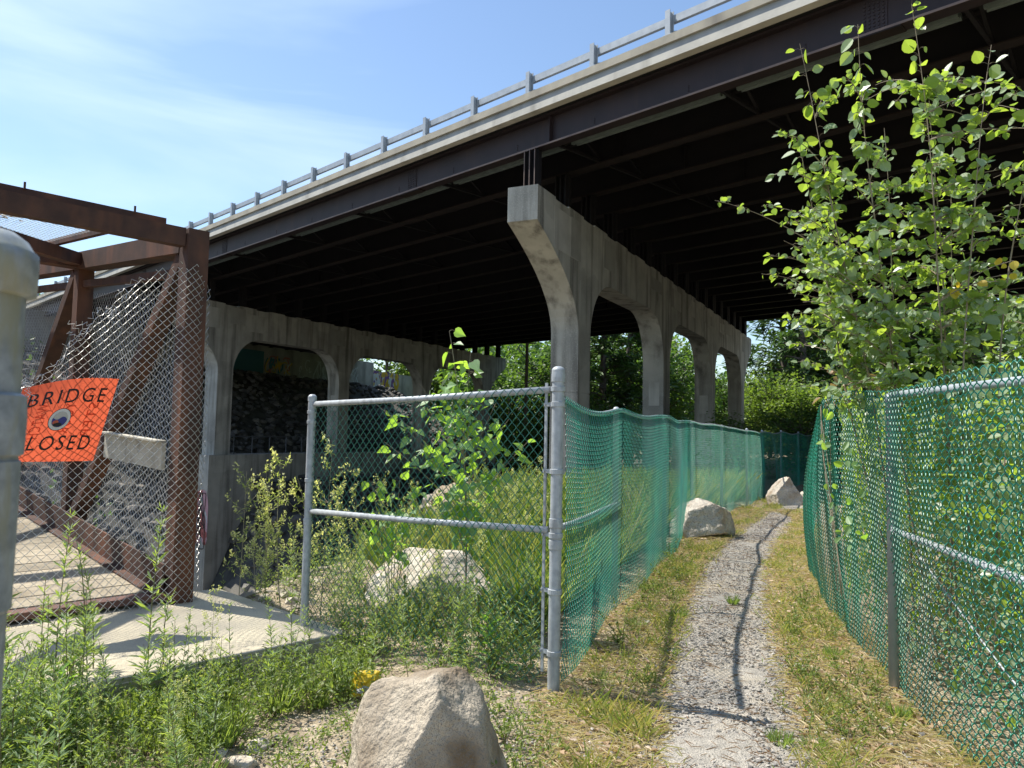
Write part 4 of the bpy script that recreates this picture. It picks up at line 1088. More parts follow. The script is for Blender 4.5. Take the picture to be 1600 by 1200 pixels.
# ------------------------------------------------------------------ weeds
def make_weed(name, label, cat, group, kind, seed):
    r = np.random.default_rng(seed)
    root = thing(name, label, cat, (0, 0, 0), group)
    ms, ml = MB(), MB()
    mats = [L_['weed']]
    if kind == 'mugwort':
        H = r.uniform(0.42, 0.78); nst = 1
        tip = A(r.normal(0, 0.06), r.normal(0, 0.06), H); C = curve_pts(A(0, 0, -0.03), tip, A(r.normal(0, 0.02), r.normal(0, 0.02), 0), 12)
        ms.tube(C, np.linspace(0.0035, 0.0012, 12), 5)
        nl = int(H * 58); tt = np.sort(r.uniform(0.12, 1, nl)); ang = np.arange(nl) * 2.4 + r.uniform(0, 6)
        for t, a in zip(tt, ang):
            base = np.array([np.interp(t, np.linspace(0, 1, 12), C[:, k]) for k in range(3)])
            ln = (0.075 - 0.042 * t) * r.uniform(0.7, 1.25)
            d = nrm(A(math.cos(a), math.sin(a), 0.35 + 0.9 * t))
            nsub = 4 if t < 0.85 else 3
            P = base[None] + d[None] * np.linspace(0, 0.55, nsub)[:, None] * ln
            side = np.cross(d, Z)
            D = d[None] + side[None] * np.linspace(-0.8, 0.8, nsub)[r.permutation(nsub)][:, None] + r.normal(0, 0.12, (nsub, 3))
            leaves(ml, P, D, r.normal(0, 0.35, (nsub, 3)) + Z, ln * r.uniform(0.6, 1.0, nsub), ln * 0.17, LANCE, 0.2, 0.12)
    elif kind == 'bushy':
        for k in range(r.integers(4, 8)):
            H = r.uniform(0.10, 0.30); tip = A(r.normal(0, 0.10), r.normal(0, 0.10), H)
            C = curve_pts(A(0, 0, -0.02), tip, A(0, 0, 0.02), 8); ms.tube(C, np.linspace(0.0022, 0.001, 8), 4)
            nl = 20; t = r.uniform(0.15, 1, nl)
            P = np.stack([np.interp(t, np.linspace(0, 1, 8), C[:, j]) for j in range(3)], -1)
            D = rdir(nl, 0.35, r); leaves(ml, P, D, r.normal(0, 0.4, (nl, 3)) + Z, r.uniform(0.014, 0.034, nl), r.uniform(0.008, 0.017, nl), ROUND, 0.2, 0.15)
        mats = [L_['low']]
    elif kind == 'broad':
        H = r.uniform(0.26, 0.42); tip = A(r.normal(0, 0.03), r.normal(0, 0.03), H)
        C = curve_pts(A(0, 0, -0.02), tip, A(0.01, 0, 0), 8); ms.tube(C, np.linspace(0.005, 0.003, 8), 6)
        nl = 17; t = np.linspace(0.15, 1, nl); a = np.arange(nl) * 2.4
        P = np.stack([np.interp(t, np.linspace(0, 1, 8), C[:, j]) for j in range(3)], -1)
        D = np.stack([np.cos(a), np.sin(a), 0.25 + 1.0 * t], -1)
        leaves(ml, P, D, np.stack([-np.cos(a) * 0.4, -np.sin(a) * 0.4, np.ones(nl)], -1), (0.15 - 0.06 * t) * r.uniform(0.8, 1.15, nl), 0.042 - 0.012 * t, LANCE, 0.25, 0.25)
        mats = [L_['bright']]
    elif kind == 'seeded':
        H = r.uniform(1.2, 1.65)
        tip = A(r.normal(0, 0.10), r.normal(0, 0.10), H); C = curve_pts(A(0, 0, -0.05), tip, A(r.normal(0, 0.05), r.normal(0, 0.05), 0), 16)
        ms.tube(C, np.linspace(0.005, 0.0015, 16), 5)
        for k in range(22):
            t = r.uniform(0.18, 0.97); base = np.array([np.interp(t, np.linspace(0, 1, 16), C[:, j]) for j in range(3)])
            a = r.uniform(0, 6.28); ln = r.uniform(0.10, 0.30) * (1.1 - 0.7 * t)
            q = base + A(math.cos(a) * ln, math.sin(a) * ln, ln * r.uniform(0.5, 1.3)); B = curve_pts(base, q, A(0, 0, -0.02), 7)
            ms.tube(B, np.linspace(0.002, 0.001, 7), 4)
            nl = 12; tt = r.uniform(0.15, 1, nl); P = np.stack([np.interp(tt, np.linspace(0, 1, 7), B[:, j]) for j in range(3)], -1)
            leaves(ml, P, rdir(nl, 0.3, r), rdir(nl, 0.6, r), r.uniform(0.02, 0.055, nl), r.uniform(0.005, 0.010, nl), LANCE, 0.2, 0.2, 0)
            ns = 10; P = q + r.normal(0, 0.012, (ns, 3)) * A(1, 1, 2.0)
            leaves(ml, P, rdir(ns, 1.0, r), rdir(ns, 0, r), r.uniform(0.02, 0.034, ns), r.uniform(0.011, 0.018, ns), LANCE, 0.3, 0.0, 1)
        mats = [L_['pale'], L_['seed']]
    elif kind == 'tuft':
        nl = 110; a = r.uniform(0, 6.28, nl); ro = 0.05 * np.sqrt(r.uniform(0, 1, nl)); le = r.uniform(0.2, 0.9, nl)
        D = np.stack([np.cos(a) * le, np.sin(a) * le, np.ones(nl)], -1); P = np.stack([np.cos(a) * ro, np.sin(a) * ro, np.zeros(nl)], -1)
        leaves(ml, P, D, r.normal(0, 1, (nl, 3)) * A(1, 1, 0.1), r.uniform(0.06, 0.14, nl), 0.007, BLADE, 0.1, 0.1)
        ms.tube([A(0, 0, -0.02), A(0, 0, 0.02)], 0.008, 5)
        mats = [L_['weed']]
    ms.build('stem', M['drystem'] if kind == 'seeded' else M['stem'], root)
    ml.build('leaves', mats, root)
    return root
def zgr(x, y): return float(hz(x, y)) + 0.035 * mnoise.noise((x * 2.2, y * 2.2, 0.3))
def on_slab(x, y):
    d = A(x, y, 0) - F0 * A(1, 1, 0); a, c = d @ e1, d @ e2
    return -1.97 < a < 0.4 and -0.6 < c < 4.3
def plant_group(name, label, cat, group, kind, nvar, spots, scl=(0.8, 1.25), seed=0):
    r = np.random.default_rng(seed)
    protos = [make_weed(name, label, cat, group, kind, seed * 100 + k) for k in range(nvar)]
    used = set()
    for i, (x, y) in enumerate(spots):
        k = i % nvar; loc = (x, y, zgr(x, y)); s = r.uniform(*scl); rz = r.uniform(0, 6.28)
        if k not in used:
            used.add(k); p = protos[k]; p.location = loc; p.rotation_euler = (0, 0, rz); p.scale = (s,) * 3
        else: copy_tree(protos[k], loc, rz, s)
def spots_px(n, poly, seed, z=-0.12, avoid=on_slab):
    """random ground spots inside a picture-shaped patch of the real ground"""
    r = np.random.default_rng(seed); W3 = np.array([G(u, v, z)[:2] for u, v in poly]); out = []
    mn, mxx = W3.min(0), W3.max(0)
    while len(out) < n:
        x, y = r.uniform(mn[0], mxx[0]), r.uniform(mn[1], mxx[1]); ins = False; j = len(W3) - 1
        for i in range(len(W3)):
            if (W3[i][1] > y) != (W3[j][1] > y) and x < (W3[j][0] - W3[i][0]) * (y - W3[i][1]) / (W3[j][1] - W3[i][1]) + W3[i][0]: ins = not ins
            j = i
        if ins and not (avoid and avoid(x, y)): out.append((x, y))
    return out
front = [(-250, 1290), (-150, 1010), (60, 1075), (230, 1080), (420, 1050), (560, 1022), (600, 1100), (430, 1110), (360, 1160), (330, 1280)]
plant_group('mugwort_plant', 'feathery green weed stalk in the thicket before the concrete slab', 'weed', 'weed stalks before the slab', 'mugwort', 8, spots_px(62, front, 1), (0.4, 1.0), seed=1)
plant_group('leafy_weed', 'low round leaved weed in the thicket before the concrete slab', 'weed', 'low weeds before the slab', 'bushy', 6, spots_px(95, front, 2), (0.7, 1.3), seed=2)
corner = [(-200, 1290), (-150, 1000), (70, 1070), (150, 1140), (120, 1290)]
plant_group('mugwort_plant', 'feathery green weed stalk in the dense patch at bottom left', 'weed', 'weed stalks at bottom left', 'mugwort', 6, spots_px(60, corner, 14), (0.8, 1.3), seed=14)
side = [(440, 985), (560, 940), (850, 985), (850, 1085), (760, 1110), (620, 1060), (560, 1010)]
plant_group('mugwort_plant', 'feathery green weed stalk around the foot of the chain link panel', 'weed', 'weed stalks by the panel', 'mugwort', 6, spots_px(78, side, 3, -0.05), (0.45, 1.05), seed=3)
plant_group('leafy_weed', 'low round leaved weed around the foot of the chain link panel', 'weed', 'low weeds by the panel', 'bushy', 4, spots_px(40, side, 4, -0.05), (0.8, 1.6), seed=4)
tallpx = [(110, 1100, 1.28), (85, 1120, 1.25), (55, 1090, 1.2), (30, 1090, 1.35), (140, 1085, 1.0), (230, 1110, 1.1), (265, 1095, 1.0), (20, 1120, 1.2)]
plant_group('mugwort_plant', 'tall thin weed stalk rising in front of the footbridge deck', 'weed', 'tall stalks before the footbridge', 'mugwort', 4, [tuple(G(u, v, -0.15)[:2]) for u, v, s in tallpx], (1.35, 1.7), seed=5)
sp = [tuple(G(u, v, -0.15)[:2]) for u, v in ((395, 955), (415, 950), (440, 958), (372, 952), (455, 962), (405, 965), (480, 975), (500, 965))]
plant_group('seeding_weed', 'tall branching weed with pale seed heads in front of the shaded pier', 'weed', 'seeding weeds before the pier', 'seeded', 6, sp, (0.75, 1.1), seed=6)
sp = [tuple(G(u, v, -0.05)[:2]) for u, v in ((530, 1000), (700, 1010), (650, 1000), (600, 985))]
plant_group('seeding_weed', 'thin seeding weed standing against the chain link panel', 'weed', 'seeding weeds by the panel', 'seeded', 2, sp, (0.5, 0.7), seed=7)
for i, (u, v, lab) in enumerate(((100, 1150, 'broad leaved weed with long pointed leaves at bottom left'), (770, 1075, 'broad leaved bright green weed growing left of the gate post'), (5, 1130, 'broad leaved weed beneath the blurred post'))):
    p = make_weed('broadleaf_weed', lab, 'weed', None, 'broad', 300 + i); c = G(u, v, -0.1); p.location = (c[0], c[1], zgr(c[0], c[1])); p.scale = (1.15,) * 3
bank = [(330, 925), (420, 880), (560, 880), (600, 940), (480, 985), (420, 950)]
plant_group('mugwort_plant', 'feathery green weed stalk on the bank edge behind the slab corner', 'weed', 'weed stalks on the bank edge', 'mugwort', 5, spots_px(40, bank, 13, -0.1), (0.6, 1.2), seed=13)
mead = [(560, 860), (700, 800), (840, 800), (850, 900), (700, 900), (600, 900)]
plant_group('mugwort_plant', 'feathery green weed stalk in the meadow behind the chain link panel', 'weed', 'weed stalks in the meadow', 'mugwort', 6, spots_px(56, mead, 15, -0.1), (0.8, 1.5), seed=15)
foot_ = [(520, 1180), (560, 1140), (800, 1150), (830, 1215), (700, 1260), (520, 1240)]
plant_group('leafy_weed', 'tiny round leaved weed at the foot of the big boulder', 'weed', 'tiny weeds round the big boulder', 'bushy', 3, spots_px(30, foot_, 16, 0.0), (0.4, 0.9), seed=16)
plant_group('grass_tuft', 'ragged grass tuft among the weeds before the concrete slab', 'grass tuft', 'grass tufts before the slab', 'tuft', 4, spots_px(34, front, 17), (0.9, 1.9), seed=17)
plant_group('grass_tuft', 'ragged grass tuft in the dry strip between path and right fence', 'grass tuft', 'grass tufts on the right verge', 'tuft', 4, spots_px(16, [(1200, 1190), (1230, 1000), (1240, 900), (1290, 960), (1350, 1050), (1470, 1190)], 18, 0, None), (0.35, 0.8), seed=18)
plant_group('grass_tuft', 'ragged grass tuft in the strip between left fence and path', 'grass tuft', 'grass tufts on the left verge', 'tuft', 4, spots_px(26, [(900, 1110), (980, 960), (1050, 850), (1100, 860), (1065, 960), (1030, 1110)], 19, 0, None), (0.4, 0.9), seed=19)
plant_group('seeding_weed', 'thin dry seeding stalk in the thicket before the concrete slab', 'weed', 'dry stalks before the slab', 'seeded', 3, spots_px(9, front, 20), (0.3, 0.5), seed=20)
plant_group('seeding_weed', 'tall branching weed with pale seed heads in the meadow behind the panel', 'weed', 'seeding weeds in the meadow', 'seeded', 4, spots_px(22, [(500, 900), (620, 850), (840, 830), (850, 960), (640, 970), (520, 960)], 21, -0.1), (0.5, 0.85), seed=21)
# verge plants
vergeL = [(900, 1110), (980, 960), (1050, 850), (1100, 860), (1065, 960), (1030, 1110)]
plant_group('leafy_weed', 'low round leaved weed on the strip between left fence and path', 'weed', 'low weeds on the left verge', 'bushy', 5, spots_px(62, vergeL, 8, 0, None), (0.45, 1.0), seed=8)
vergeR = [(1200, 1190), (1230, 1000), (1240, 900), (1290, 960), (1350, 1050), (1470, 1190)]
plant_group('leafy_weed', 'low round leaved weed on the strip between path and right fence', 'weed', 'low weeds on the right verge', 'bushy', 5, spots_px(54, vergeR, 9, 0, None), (0.35, 0.85), seed=9)
c = G(1145, 950); p = make_weed('grass_tuft', 'single green grass tuft growing in the middle of the path', 'grass tuft', None, 'tuft', 400); p.location = (c[0], c[1], zgr(c[0], c[1]) + 0.02); p.scale = (0.75,) * 3

# ------------------------------------------------------------------ grass and litter (uncountable)
def blades(mb, x, y, h, w_, lean=0.35, m=0, z0=0.0, r=rng):
    n = len(x); a = r.uniform(0, 6.28, n); z = hz(x, y) + z0
    D = np.stack([np.cos(a) * lean * r.uniform(0.2, 1.4, n), np.sin(a) * lean * r.uniform(0.2, 1.4, n), np.ones(n)], -1)
    N = np.stack([np.cos(a), np.sin(a), np.zeros(n)], -1)
    leaves(mb, np.stack([x, y, z], -1), D, N, h, w_, BLADE, 0.15, -0.25, m)
# tall meadow behind the panel and left of the fence
n = 34000
y = 6.0 + rng.uniform(0, 1, n) ** 1.4 * 16; x = lf_x(y) - 0.12 - np.abs(rng.normal(0, 1, n)) * 2.2
be, pi = bp(x, y)
edge = EDGE(pi)
k = (be < edge + 1.2) & (x > -0.17 * y) & (x < lf_x(y) - 0.45) & ~((y < 8.0) & (x < 0.0))
clm = np.array([mnoise.noise((a * 0.9, b_2 * 0.9, 2.0)) for a, b_2 in zip(x, y)])
k &= clm + rng.normal(0, 0.15, len(x)) > -0.12
x, y = x[k], y[k]
mb = MB(); blades(mb, x, y, rng.uniform(0.3, 0.8, len(x)) * np.clip(0.25 + 0.075 * y, 0, 1.2), 0.004 + 0.0004 * y, 0.42)
tag(mb.build('meadow_grass', L_['meadow']), 'tall yellow green meadow grass on the bank behind the fence', 'grass', kind='stuff')
# verges
def verge(n, a0, a1, seed, hgt, mats, name, label, side):
    r = np.random.default_rng(seed); y = 3.3 + r.uniform(0, 1, n) ** 1.5 * 18
    f = r.uniform(0, 1, n)
    if side == 'L': x = lf_x(np.maximum(y, 4.7)) + 0.02 + f * (pc_x(y) - 0.42 - lf_x(np.maximum(y, 4.7)))
    else: x = pc_x(y) + 0.40 + f * (np.minimum(xb(y), xb(y)) + 0.05 - pc_x(y) - 0.40)
    cl = np.array([mnoise.noise((a * 2.4, b * 2.4, seed)) for a, b in zip(x, y)])
    k = cl + r.normal(0, 0.18, n) > 0.24
    mb = MB(); blades(mb, x[k], y[k], r.uniform(*hgt, k.sum()), 0.0045 + 0.0004 * y[k], 0.75, r=r)
    tag(mb.build(name, mats), label, 'grass', kind='stuff')
verge(13000, 0, 1, 11, (0.05, 0.17), L_['grass'], 'verge_grass', 'short green grass between the left fence and the path', 'L')
verge(13000, 0, 1, 12, (0.04, 0.13), L_['grass'], 'verge_grass', 'short yellowing grass between the path and the right fence', 'R')
for sd_, name_, lab_ in ((-1, 'edge_grass', 'ragged green grass along the left edge of the path'), (1, 'edge_grass', 'ragged green grass along the right edge of the path')):
    r9 = np.random.default_rng(40 + sd_); n = 5200; y = 3.3 + r9.uniform(0, 1, n) ** 1.5 * 17; x = pc_x(y) + sd_ * (0.47 + r9.normal(0, 0.10, n))
    cl = np.array([mnoise.noise((a * 1.7, b_2 * 1.7, 9.0 + sd_)) for a, b_2 in zip(x, y)]); k = cl + r9.normal(0, 0.12, n) > 0.17
    mb = MB(); blades(mb, x[k], y[k], r9.uniform(0.03, 0.12, k.sum()), 0.004 + 0.0004 * y[k], 0.8, z0=0.02, r=r9)
    tag(mb.build(name_, L_['grass']), lab_, 'grass', kind='stuff')
def litter(n, seed, side, mat, name, label, ln, wd, cat):
    r = np.random.default_rng(seed); y = 3.2 + r.uniform(0, 1, n) ** 1.6 * 14; f = r.uniform(0, 1, n)
    if side == 'L': x = lf_x(np.maximum(y, 4.7)) - 0.1 + f * (pc_x(y) - 0.35 - lf_x(np.maximum(y, 4.7)) + 0.1)
    elif side == 'R': x = pc_x(y) + 0.35 + f * (xb(y) + 0.15 - pc_x(y) - 0.35)
    else: x = pc_x(y) + r.normal(0, 0.6, n)
    a = r.uniform(0, 6.28, n)
    D = np.stack([np.cos(a), np.sin(a), r.uniform(-0.05, 0.25, n)], -1)
    N = np.stack([r.normal(0, 0.25, n), r.normal(0, 0.25, n), np.ones(n)], -1)
    mb = MB(); leaves(mb, np.stack([x, y, hz(x, y) + 0.03 + r.uniform(0, 0.02, n)], -1), D, N, r.uniform(*ln, n), r.uniform(*wd, n), LANCE if wd[1] > 0.01 else BLADE, 0.3, 0.15)
    tag(mb.build(name, mat), label, cat, kind='stuff')
litter(12000, 21, 'R', L_['straw'], 'straw_litter', 'dry straw lying between the path and the right fence', (0.05, 0.18), (0.003, 0.006), 'straw')
litter(11000, 22, 'L', L_['straw'], 'straw_litter', 'dry straw lying between the left fence and the path', (0.05, 0.16), (0.003, 0.006), 'straw')
litter(4200, 23, 'P', L_['needle'], 'needle_litter', 'brown pine needles scattered on the gravel path', (0.05, 0.11), (0.0016, 0.003), 'pine needles')
litter(1500, 24, 'R', L_['dead'], 'leaf_litter', 'brown dead leaves along the foot of the right fence', (0.03, 0.065), (0.02, 0.045), 'dead leaves')
litter(1100, 25, 'L', L_['dead'], 'leaf_litter', 'brown dead leaves along the foot of the left fence', (0.03, 0.06), (0.02, 0.04), 'dead leaves')
# ground cover under the weeds, front left
def cover(n, poly, seed, z, name, label, hmax, mat):
    sp = np.array(spots_px(n, poly, seed, z)); r = np.random.default_rng(seed)
    h = r.uniform(0, 1, n) ** 1.5 * hmax
    P = np.stack([sp[:, 0], sp[:, 1], hz(sp[:, 0], sp[:, 1]) + 0.01 + h], -1)
    cl = np.array([mnoise.noise((a * 3.2, b * 3.2, seed)) for a, b in sp]); k = cl > -0.10
    D = rdir(n, 0.3, r); N = r.normal(0, 0.5, (n, 3)) + Z
    mb = MB(); leaves(mb, P[k], D[k], N[k], r.uniform(0.014, 0.04, k.sum()), r.uniform(0.006, 0.014, k.sum()), LANCE, 0.2, 0.15)
    tag(mb.build(name, mat), label, 'ground cover', kind='stuff')
cover(17000, front, 31, -0.12, 'weed_ground_cover', 'dense small leaved ground cover before the concrete slab', 0.22, L_['low'])
cover(6000, side, 32, -0.05, 'weed_ground_cover', 'dense small leaved ground cover under the chain link panel', 0.25, L_['low'])
cover(4500, bank, 34, -0.1, 'weed_ground_cover', 'small leaved ground cover on the bank edge behind the slab corner', 0.15, L_['low'])
cover(6500, [(600, 1060), (860, 1100), (900, 1190), (800, 1290), (330, 1290), (380, 1110)], 33, 0.0, 'weed_ground_cover', 'sparse small leaved ground cover around the big boulder', 0.07, L_['low'])

# ------------------------------------------------------------------ saplings
def grow(mb_b, mb_l, C, r0, r1, nl, size, tmpl, rr, m=0, t0=0.15, pet=0.03, fold=0.2, wr=0.9):
    K = len(C); mb_b.tube(C, np.linspace(r0, r1, K), 5)
    t = np.sort(rr.uniform(t0, 1, nl)); tk = np.linspace(0, 1, K)
    P = np.stack([np.interp(t, tk, C[:, j]) for j in range(3)], -1)
    a = rr.uniform(0, 6.28, nl)
    off = np.stack([np.cos(a), np.sin(a), rr.uniform(-0.2, 0.6, nl)], -1) * pet
    Q = P + off
    for p, q in zip(P, Q): mb_b.tube([p, (p + q) / 2 + A(0, 0, pet * 0.2), q], 0.0011, 3, cap=False)
    D = nrm(off) * 0.7 + rr.normal(0, 0.5, (nl, 3)) + A(0, 0, -0.35)
    N = rr.normal(0, 0.75, (nl, 3)) + A(-0.35, -0.1, 0.75)
    s = rr.uniform(0.5, 1.3, nl) * size
    leaves(mb_l, Q, D, N, s, s * wr, tmpl, fold, 0.12, m)
asp = thing('aspen_sapling', 'clump of aspen saplings with round fluttering leaves rising behind the right fence', 'sapling', (3.1, 5.4, 0))
mbb, mbl = MB(), MB(); rr = np.random.default_rng(77)
stems = []
for (u, v, yy, bx, by, bend) in ((1247, 68, 5.2, 2.85, 5.5, (0.05, 0, 0)), (1340, 38, 5.0, 2.95, 5.35, (-0.06, 0, 0)), (1425, 6, 4.9, 3.0, 5.3, (0.08, 0, 0)), (1452, 118, 5.1, 3.1, 5.4, (0.02, 0, 0)),
                                (1552, 70, 4.8, 3.15, 5.2, (-0.15, 0, 0)), (1625, 150, 4.8, 3.3, 5.2, (-0.15, 0, 0)), (1250, 215, 5.4, 2.9, 5.6, (-0.05, 0, 0)), (1700, 100, 4.9, 3.5, 5.3, (0, 0, 0)), (1490, 230, 5.6, 3.3, 5.9, (0, 0, 0)), (1380, 200, 5.8, 3.2, 6.1, (0, 0, 0)), (1640, 330, 5.3, 3.6, 5.6, (0, 0, 0))):
    tip = Yp(u, v, yy); base = A(bx, by, 0)
    C = curve_pts(base, tip, A(*bend), 26); C[:, 0] += 0.012 * np.sin(np.linspace(0, 11, 26) + u); stems.append(C)
    ln = np.linalg.norm(tip - base)
    mbb.tube(C[:20], np.linspace(0.0085, 0.0045, 20), 6)
    grow(mbb, mbl, C[13:], 0.005, 0.0018, int(ln * 12), 0.084, ROUND, rr, pet=0.045)
def twig(u, v, yy, frac, nl, size, sag=0.0, st=None, m=0):
    tip = Yp(u, v, yy)
    if st is None:
        cand = [(np.linalg.norm(c[int(frac * 25)] - tip), c) for c in stems]; C0 = min(cand, key=lambda z: z[0])[1]
    else: C0 = stems[st]
    b0 = C0[int(np.clip(np.searchsorted(C0[:, 2], tip[2] - 0.35 * np.linalg.norm((C0[int(frac * 25)] - tip)[:2]) - 0.05), 2, 22))]
    C = curve_pts(b0, tip, A(0, 0, 0.04 - sag), 10)
    grow(mbb, mbl, C, 0.0042, 0.0015, nl, size, ROUND, rr, t0=0.2, pet=0.032, m=m)
for u, v, yy in ((1117, 313, 5.2), (1190, 322, 5.2), (1205, 275, 5.3), (1190, 428, 5.3), (1200, 400, 5.2), (1245, 490, 5.4), (1215, 445, 5.5), (1230, 350, 5.3), (1208, 210, 5.3), (1255, 395, 5.1)):
    twig(u, v, yy, 0.5, 20, 0.052, -0.03)
for k in range(330):
    u = rr.uniform(1225, 1740); v = 285 + rr.uniform(0, 1) ** 0.8 * 330
    if u < 1290 and v > 500 and rr.uniform() < 0.75: u += 70
    twig(u, v, rr.uniform(4.75, 6.3), rr.uniform(0.3, 0.7), int(rr.integers(12, 22)), 0.058)
for k in range(70):
    twig(rr.uniform(1290, 1740), rr.uniform(120, 300), rr.uniform(4.8, 5.6), rr.uniform(0.6, 0.85), int(rr.integers(7, 12)), 0.070)
for u, v in ((1580, 408), (1560, 440), (1598, 425)): twig(u, v, 4.7, 0.5, 4, 0.055, m=1)
mbb.build('stems', M['bark'], asp); mbl.build('leaves', [L_['aspen'], L_['yellow']], asp)

bs = thing('birch_sapling', 'young sapling with lime green heart shaped leaves behind the chain link panel', 'sapling', (-0.40, 6.25, 0))
mbb, mbl = MB(), MB(); rr = np.random.default_rng(5)
base = A(-0.36, 6.3, -0.1); tip = Yp(702, 517, 6.3)
C = curve_pts(base, tip, A(0.08, 0, 0), 24)
mbb.tube(C, np.linspace(0.011, 0.0025, 24), 6)
grow(mbb, mbl, C[17:], 0.003, 0.002, 12, 0.105, HEART, rr, pet=0.05)
for u, v, yy, f, nl in ((735, 552, 6.2, 0.62, 12), (588, 632, 6.35, 0.5, 9), (625, 655, 6.3, 0.5, 10), (600, 690, 6.35, 0.42, 9), (668, 640, 6.1, 0.55, 11), (660, 700, 6.2, 0.4, 11), (775, 630, 6.2, 0.55, 9), (795, 655, 6.3, 0.5, 10), (825, 690, 6.3, 0.42, 9), (790, 720, 6.2, 0.38, 10), (720, 690, 5.95, 0.42, 12), (735, 740, 5.95, 0.35, 12), (690, 760, 6.05, 0.3, 12), (770, 770, 6.1, 0.3, 9), (740, 610, 6.15, 0.6, 10), (700, 600, 6.3, 0.6, 9), (655, 598, 6.3, 0.6, 6), (710, 790, 6.1, 0.25, 9)):
    grow(mbb, mbl, curve_pts(C[int(f * 23)], Yp(u, v, yy), A(0, 0, 0.03), 9), 0.004, 0.0015, int(nl * 1.7), 0.098, HEART, rr, pet=0.05)
mbb.build('stem', M['bark'], bs); mbl.build('leaves', L_['birch'], bs)
b6 = thing('birch_sapling', 'short sapling with lime green leaves low behind the middle rail', 'sapling', (-1.1, 6.7, 0))
mbb, mbl = MB(), MB(); base = A(-1.0, 6.75, -0.1)
for u, v in ((580, 752), (612, 770), (640, 775), (655, 765), (600, 800), (625, 745)):
    grow(mbb, mbl, curve_pts(base, Yp(u, v, 6.6), A(0, 0, 0.08), 10), 0.005, 0.0015, 16, 0.092, HEART, rr, pet=0.045, t0=0.4)
mbb.build('stem', M['bark'], b6); mbl.build('leaves', L_['birch'], b6)

# undergrowth behind the right fence
rr = np.random.default_rng(9); n = 19000
y = rr.uniform(2.3, 10.5, n); x = xt(y) + 0.22 + np.abs(rr.normal(0, 0.8, n)); z = rr.uniform(0.02, 1.0, n) ** 0.8 * 1.95
cl = np.array([mnoise.noise((a * 1.8, b * 1.8, c * 1.8)) for a, b, c in zip(x, y, z)])
k = (cl > -0.16) & ~((z < 0.5) & (x < xt(y) + 0.6) & (cl < 0.05))
P = np.stack([x, y, z], -1)[k]; n = len(P)
mb = MB(); s = rr.uniform(0.035, 0.085, n)
leaves(mb, P, rdir(n, 0.0, rr), rr.normal(0, 0.6, (n, 3)) + A(-0.3, -0.2, 0.8), s, s * 0.85, ROUND, 0.2, 0.12, 0)
for q in range(70):
    a = A(rr.uniform(2.5, 4.4), rr.uniform(2.6, 8), 0); a[0] = max(a[0], float(xt(a[1])) + 0.3); mb.tube(curve_pts(a, a + A(0.05 + abs(rr.normal(0, 0.3)), -abs(rr.normal(0, 0.2)), rr.uniform(0.9, 1.9)), A(abs(rr.normal(0, 0.1)), 0, 0), 8), 0.004, 4, 1)
tag(mb.build('undergrowth', [L_['aspen'], M['bark']]), 'tangled leafy undergrowth pressing against the back of the right fence', 'undergrowth', kind='stuff')
mb = MB(); n = 46
ss = rr.uniform(3.5, 4.75, n); tt = 0.75 + rr.uniform(0, 1, n) * 1.05
P = Sright(ss, tt) + A(-0.03, -0.02, 0)
leaves(mb, P, rdir(n, -0.3, rr), rr.normal(0, 0.5, (n, 3)) + A(-0.8, -0.6, 0.3), rr.uniform(0.05, 0.085, n), rr.uniform(0.035, 0.06, n), ROUND, 0.2, 0.15)
for q in range(5):
    s0 = rr.uniform(3.6, 4.6); tq = np.linspace(0.3, 1.8, 12); mb.tube(Sright(s0 + 0.12 * np.sin(tq * 4 + q), tq) + A(-0.02, -0.01, 0), 0.003, 4, 1)
tag(mb.build('creeper', [L_['birch'], M['bark']]), 'thin creeper with pale leaves climbing through the right fence mesh', 'vine', kind='stuff')
# dead brown leaves caught on the right fence top
mb = MB(); n = 26
ss = rr.uniform(3.2, 5.2, n); P = Sright(ss, np.full(n, 1.86)) + rr.normal(0, 0.05, (n, 3)) + A(0.06, 0, 0.06)
leaves(mb, P, rdir(n, -0.2, rr), rdir(n, 0.3, rr), rr.uniform(0.05, 0.09, n), rr.uniform(0.04, 0.06, n), ROUND, 0.5, 0.4)
tag(mb.build('dead_leaves', L_['dead']), 'withered brown leaves caught along the right fence top', 'dead leaves', kind='stuff')

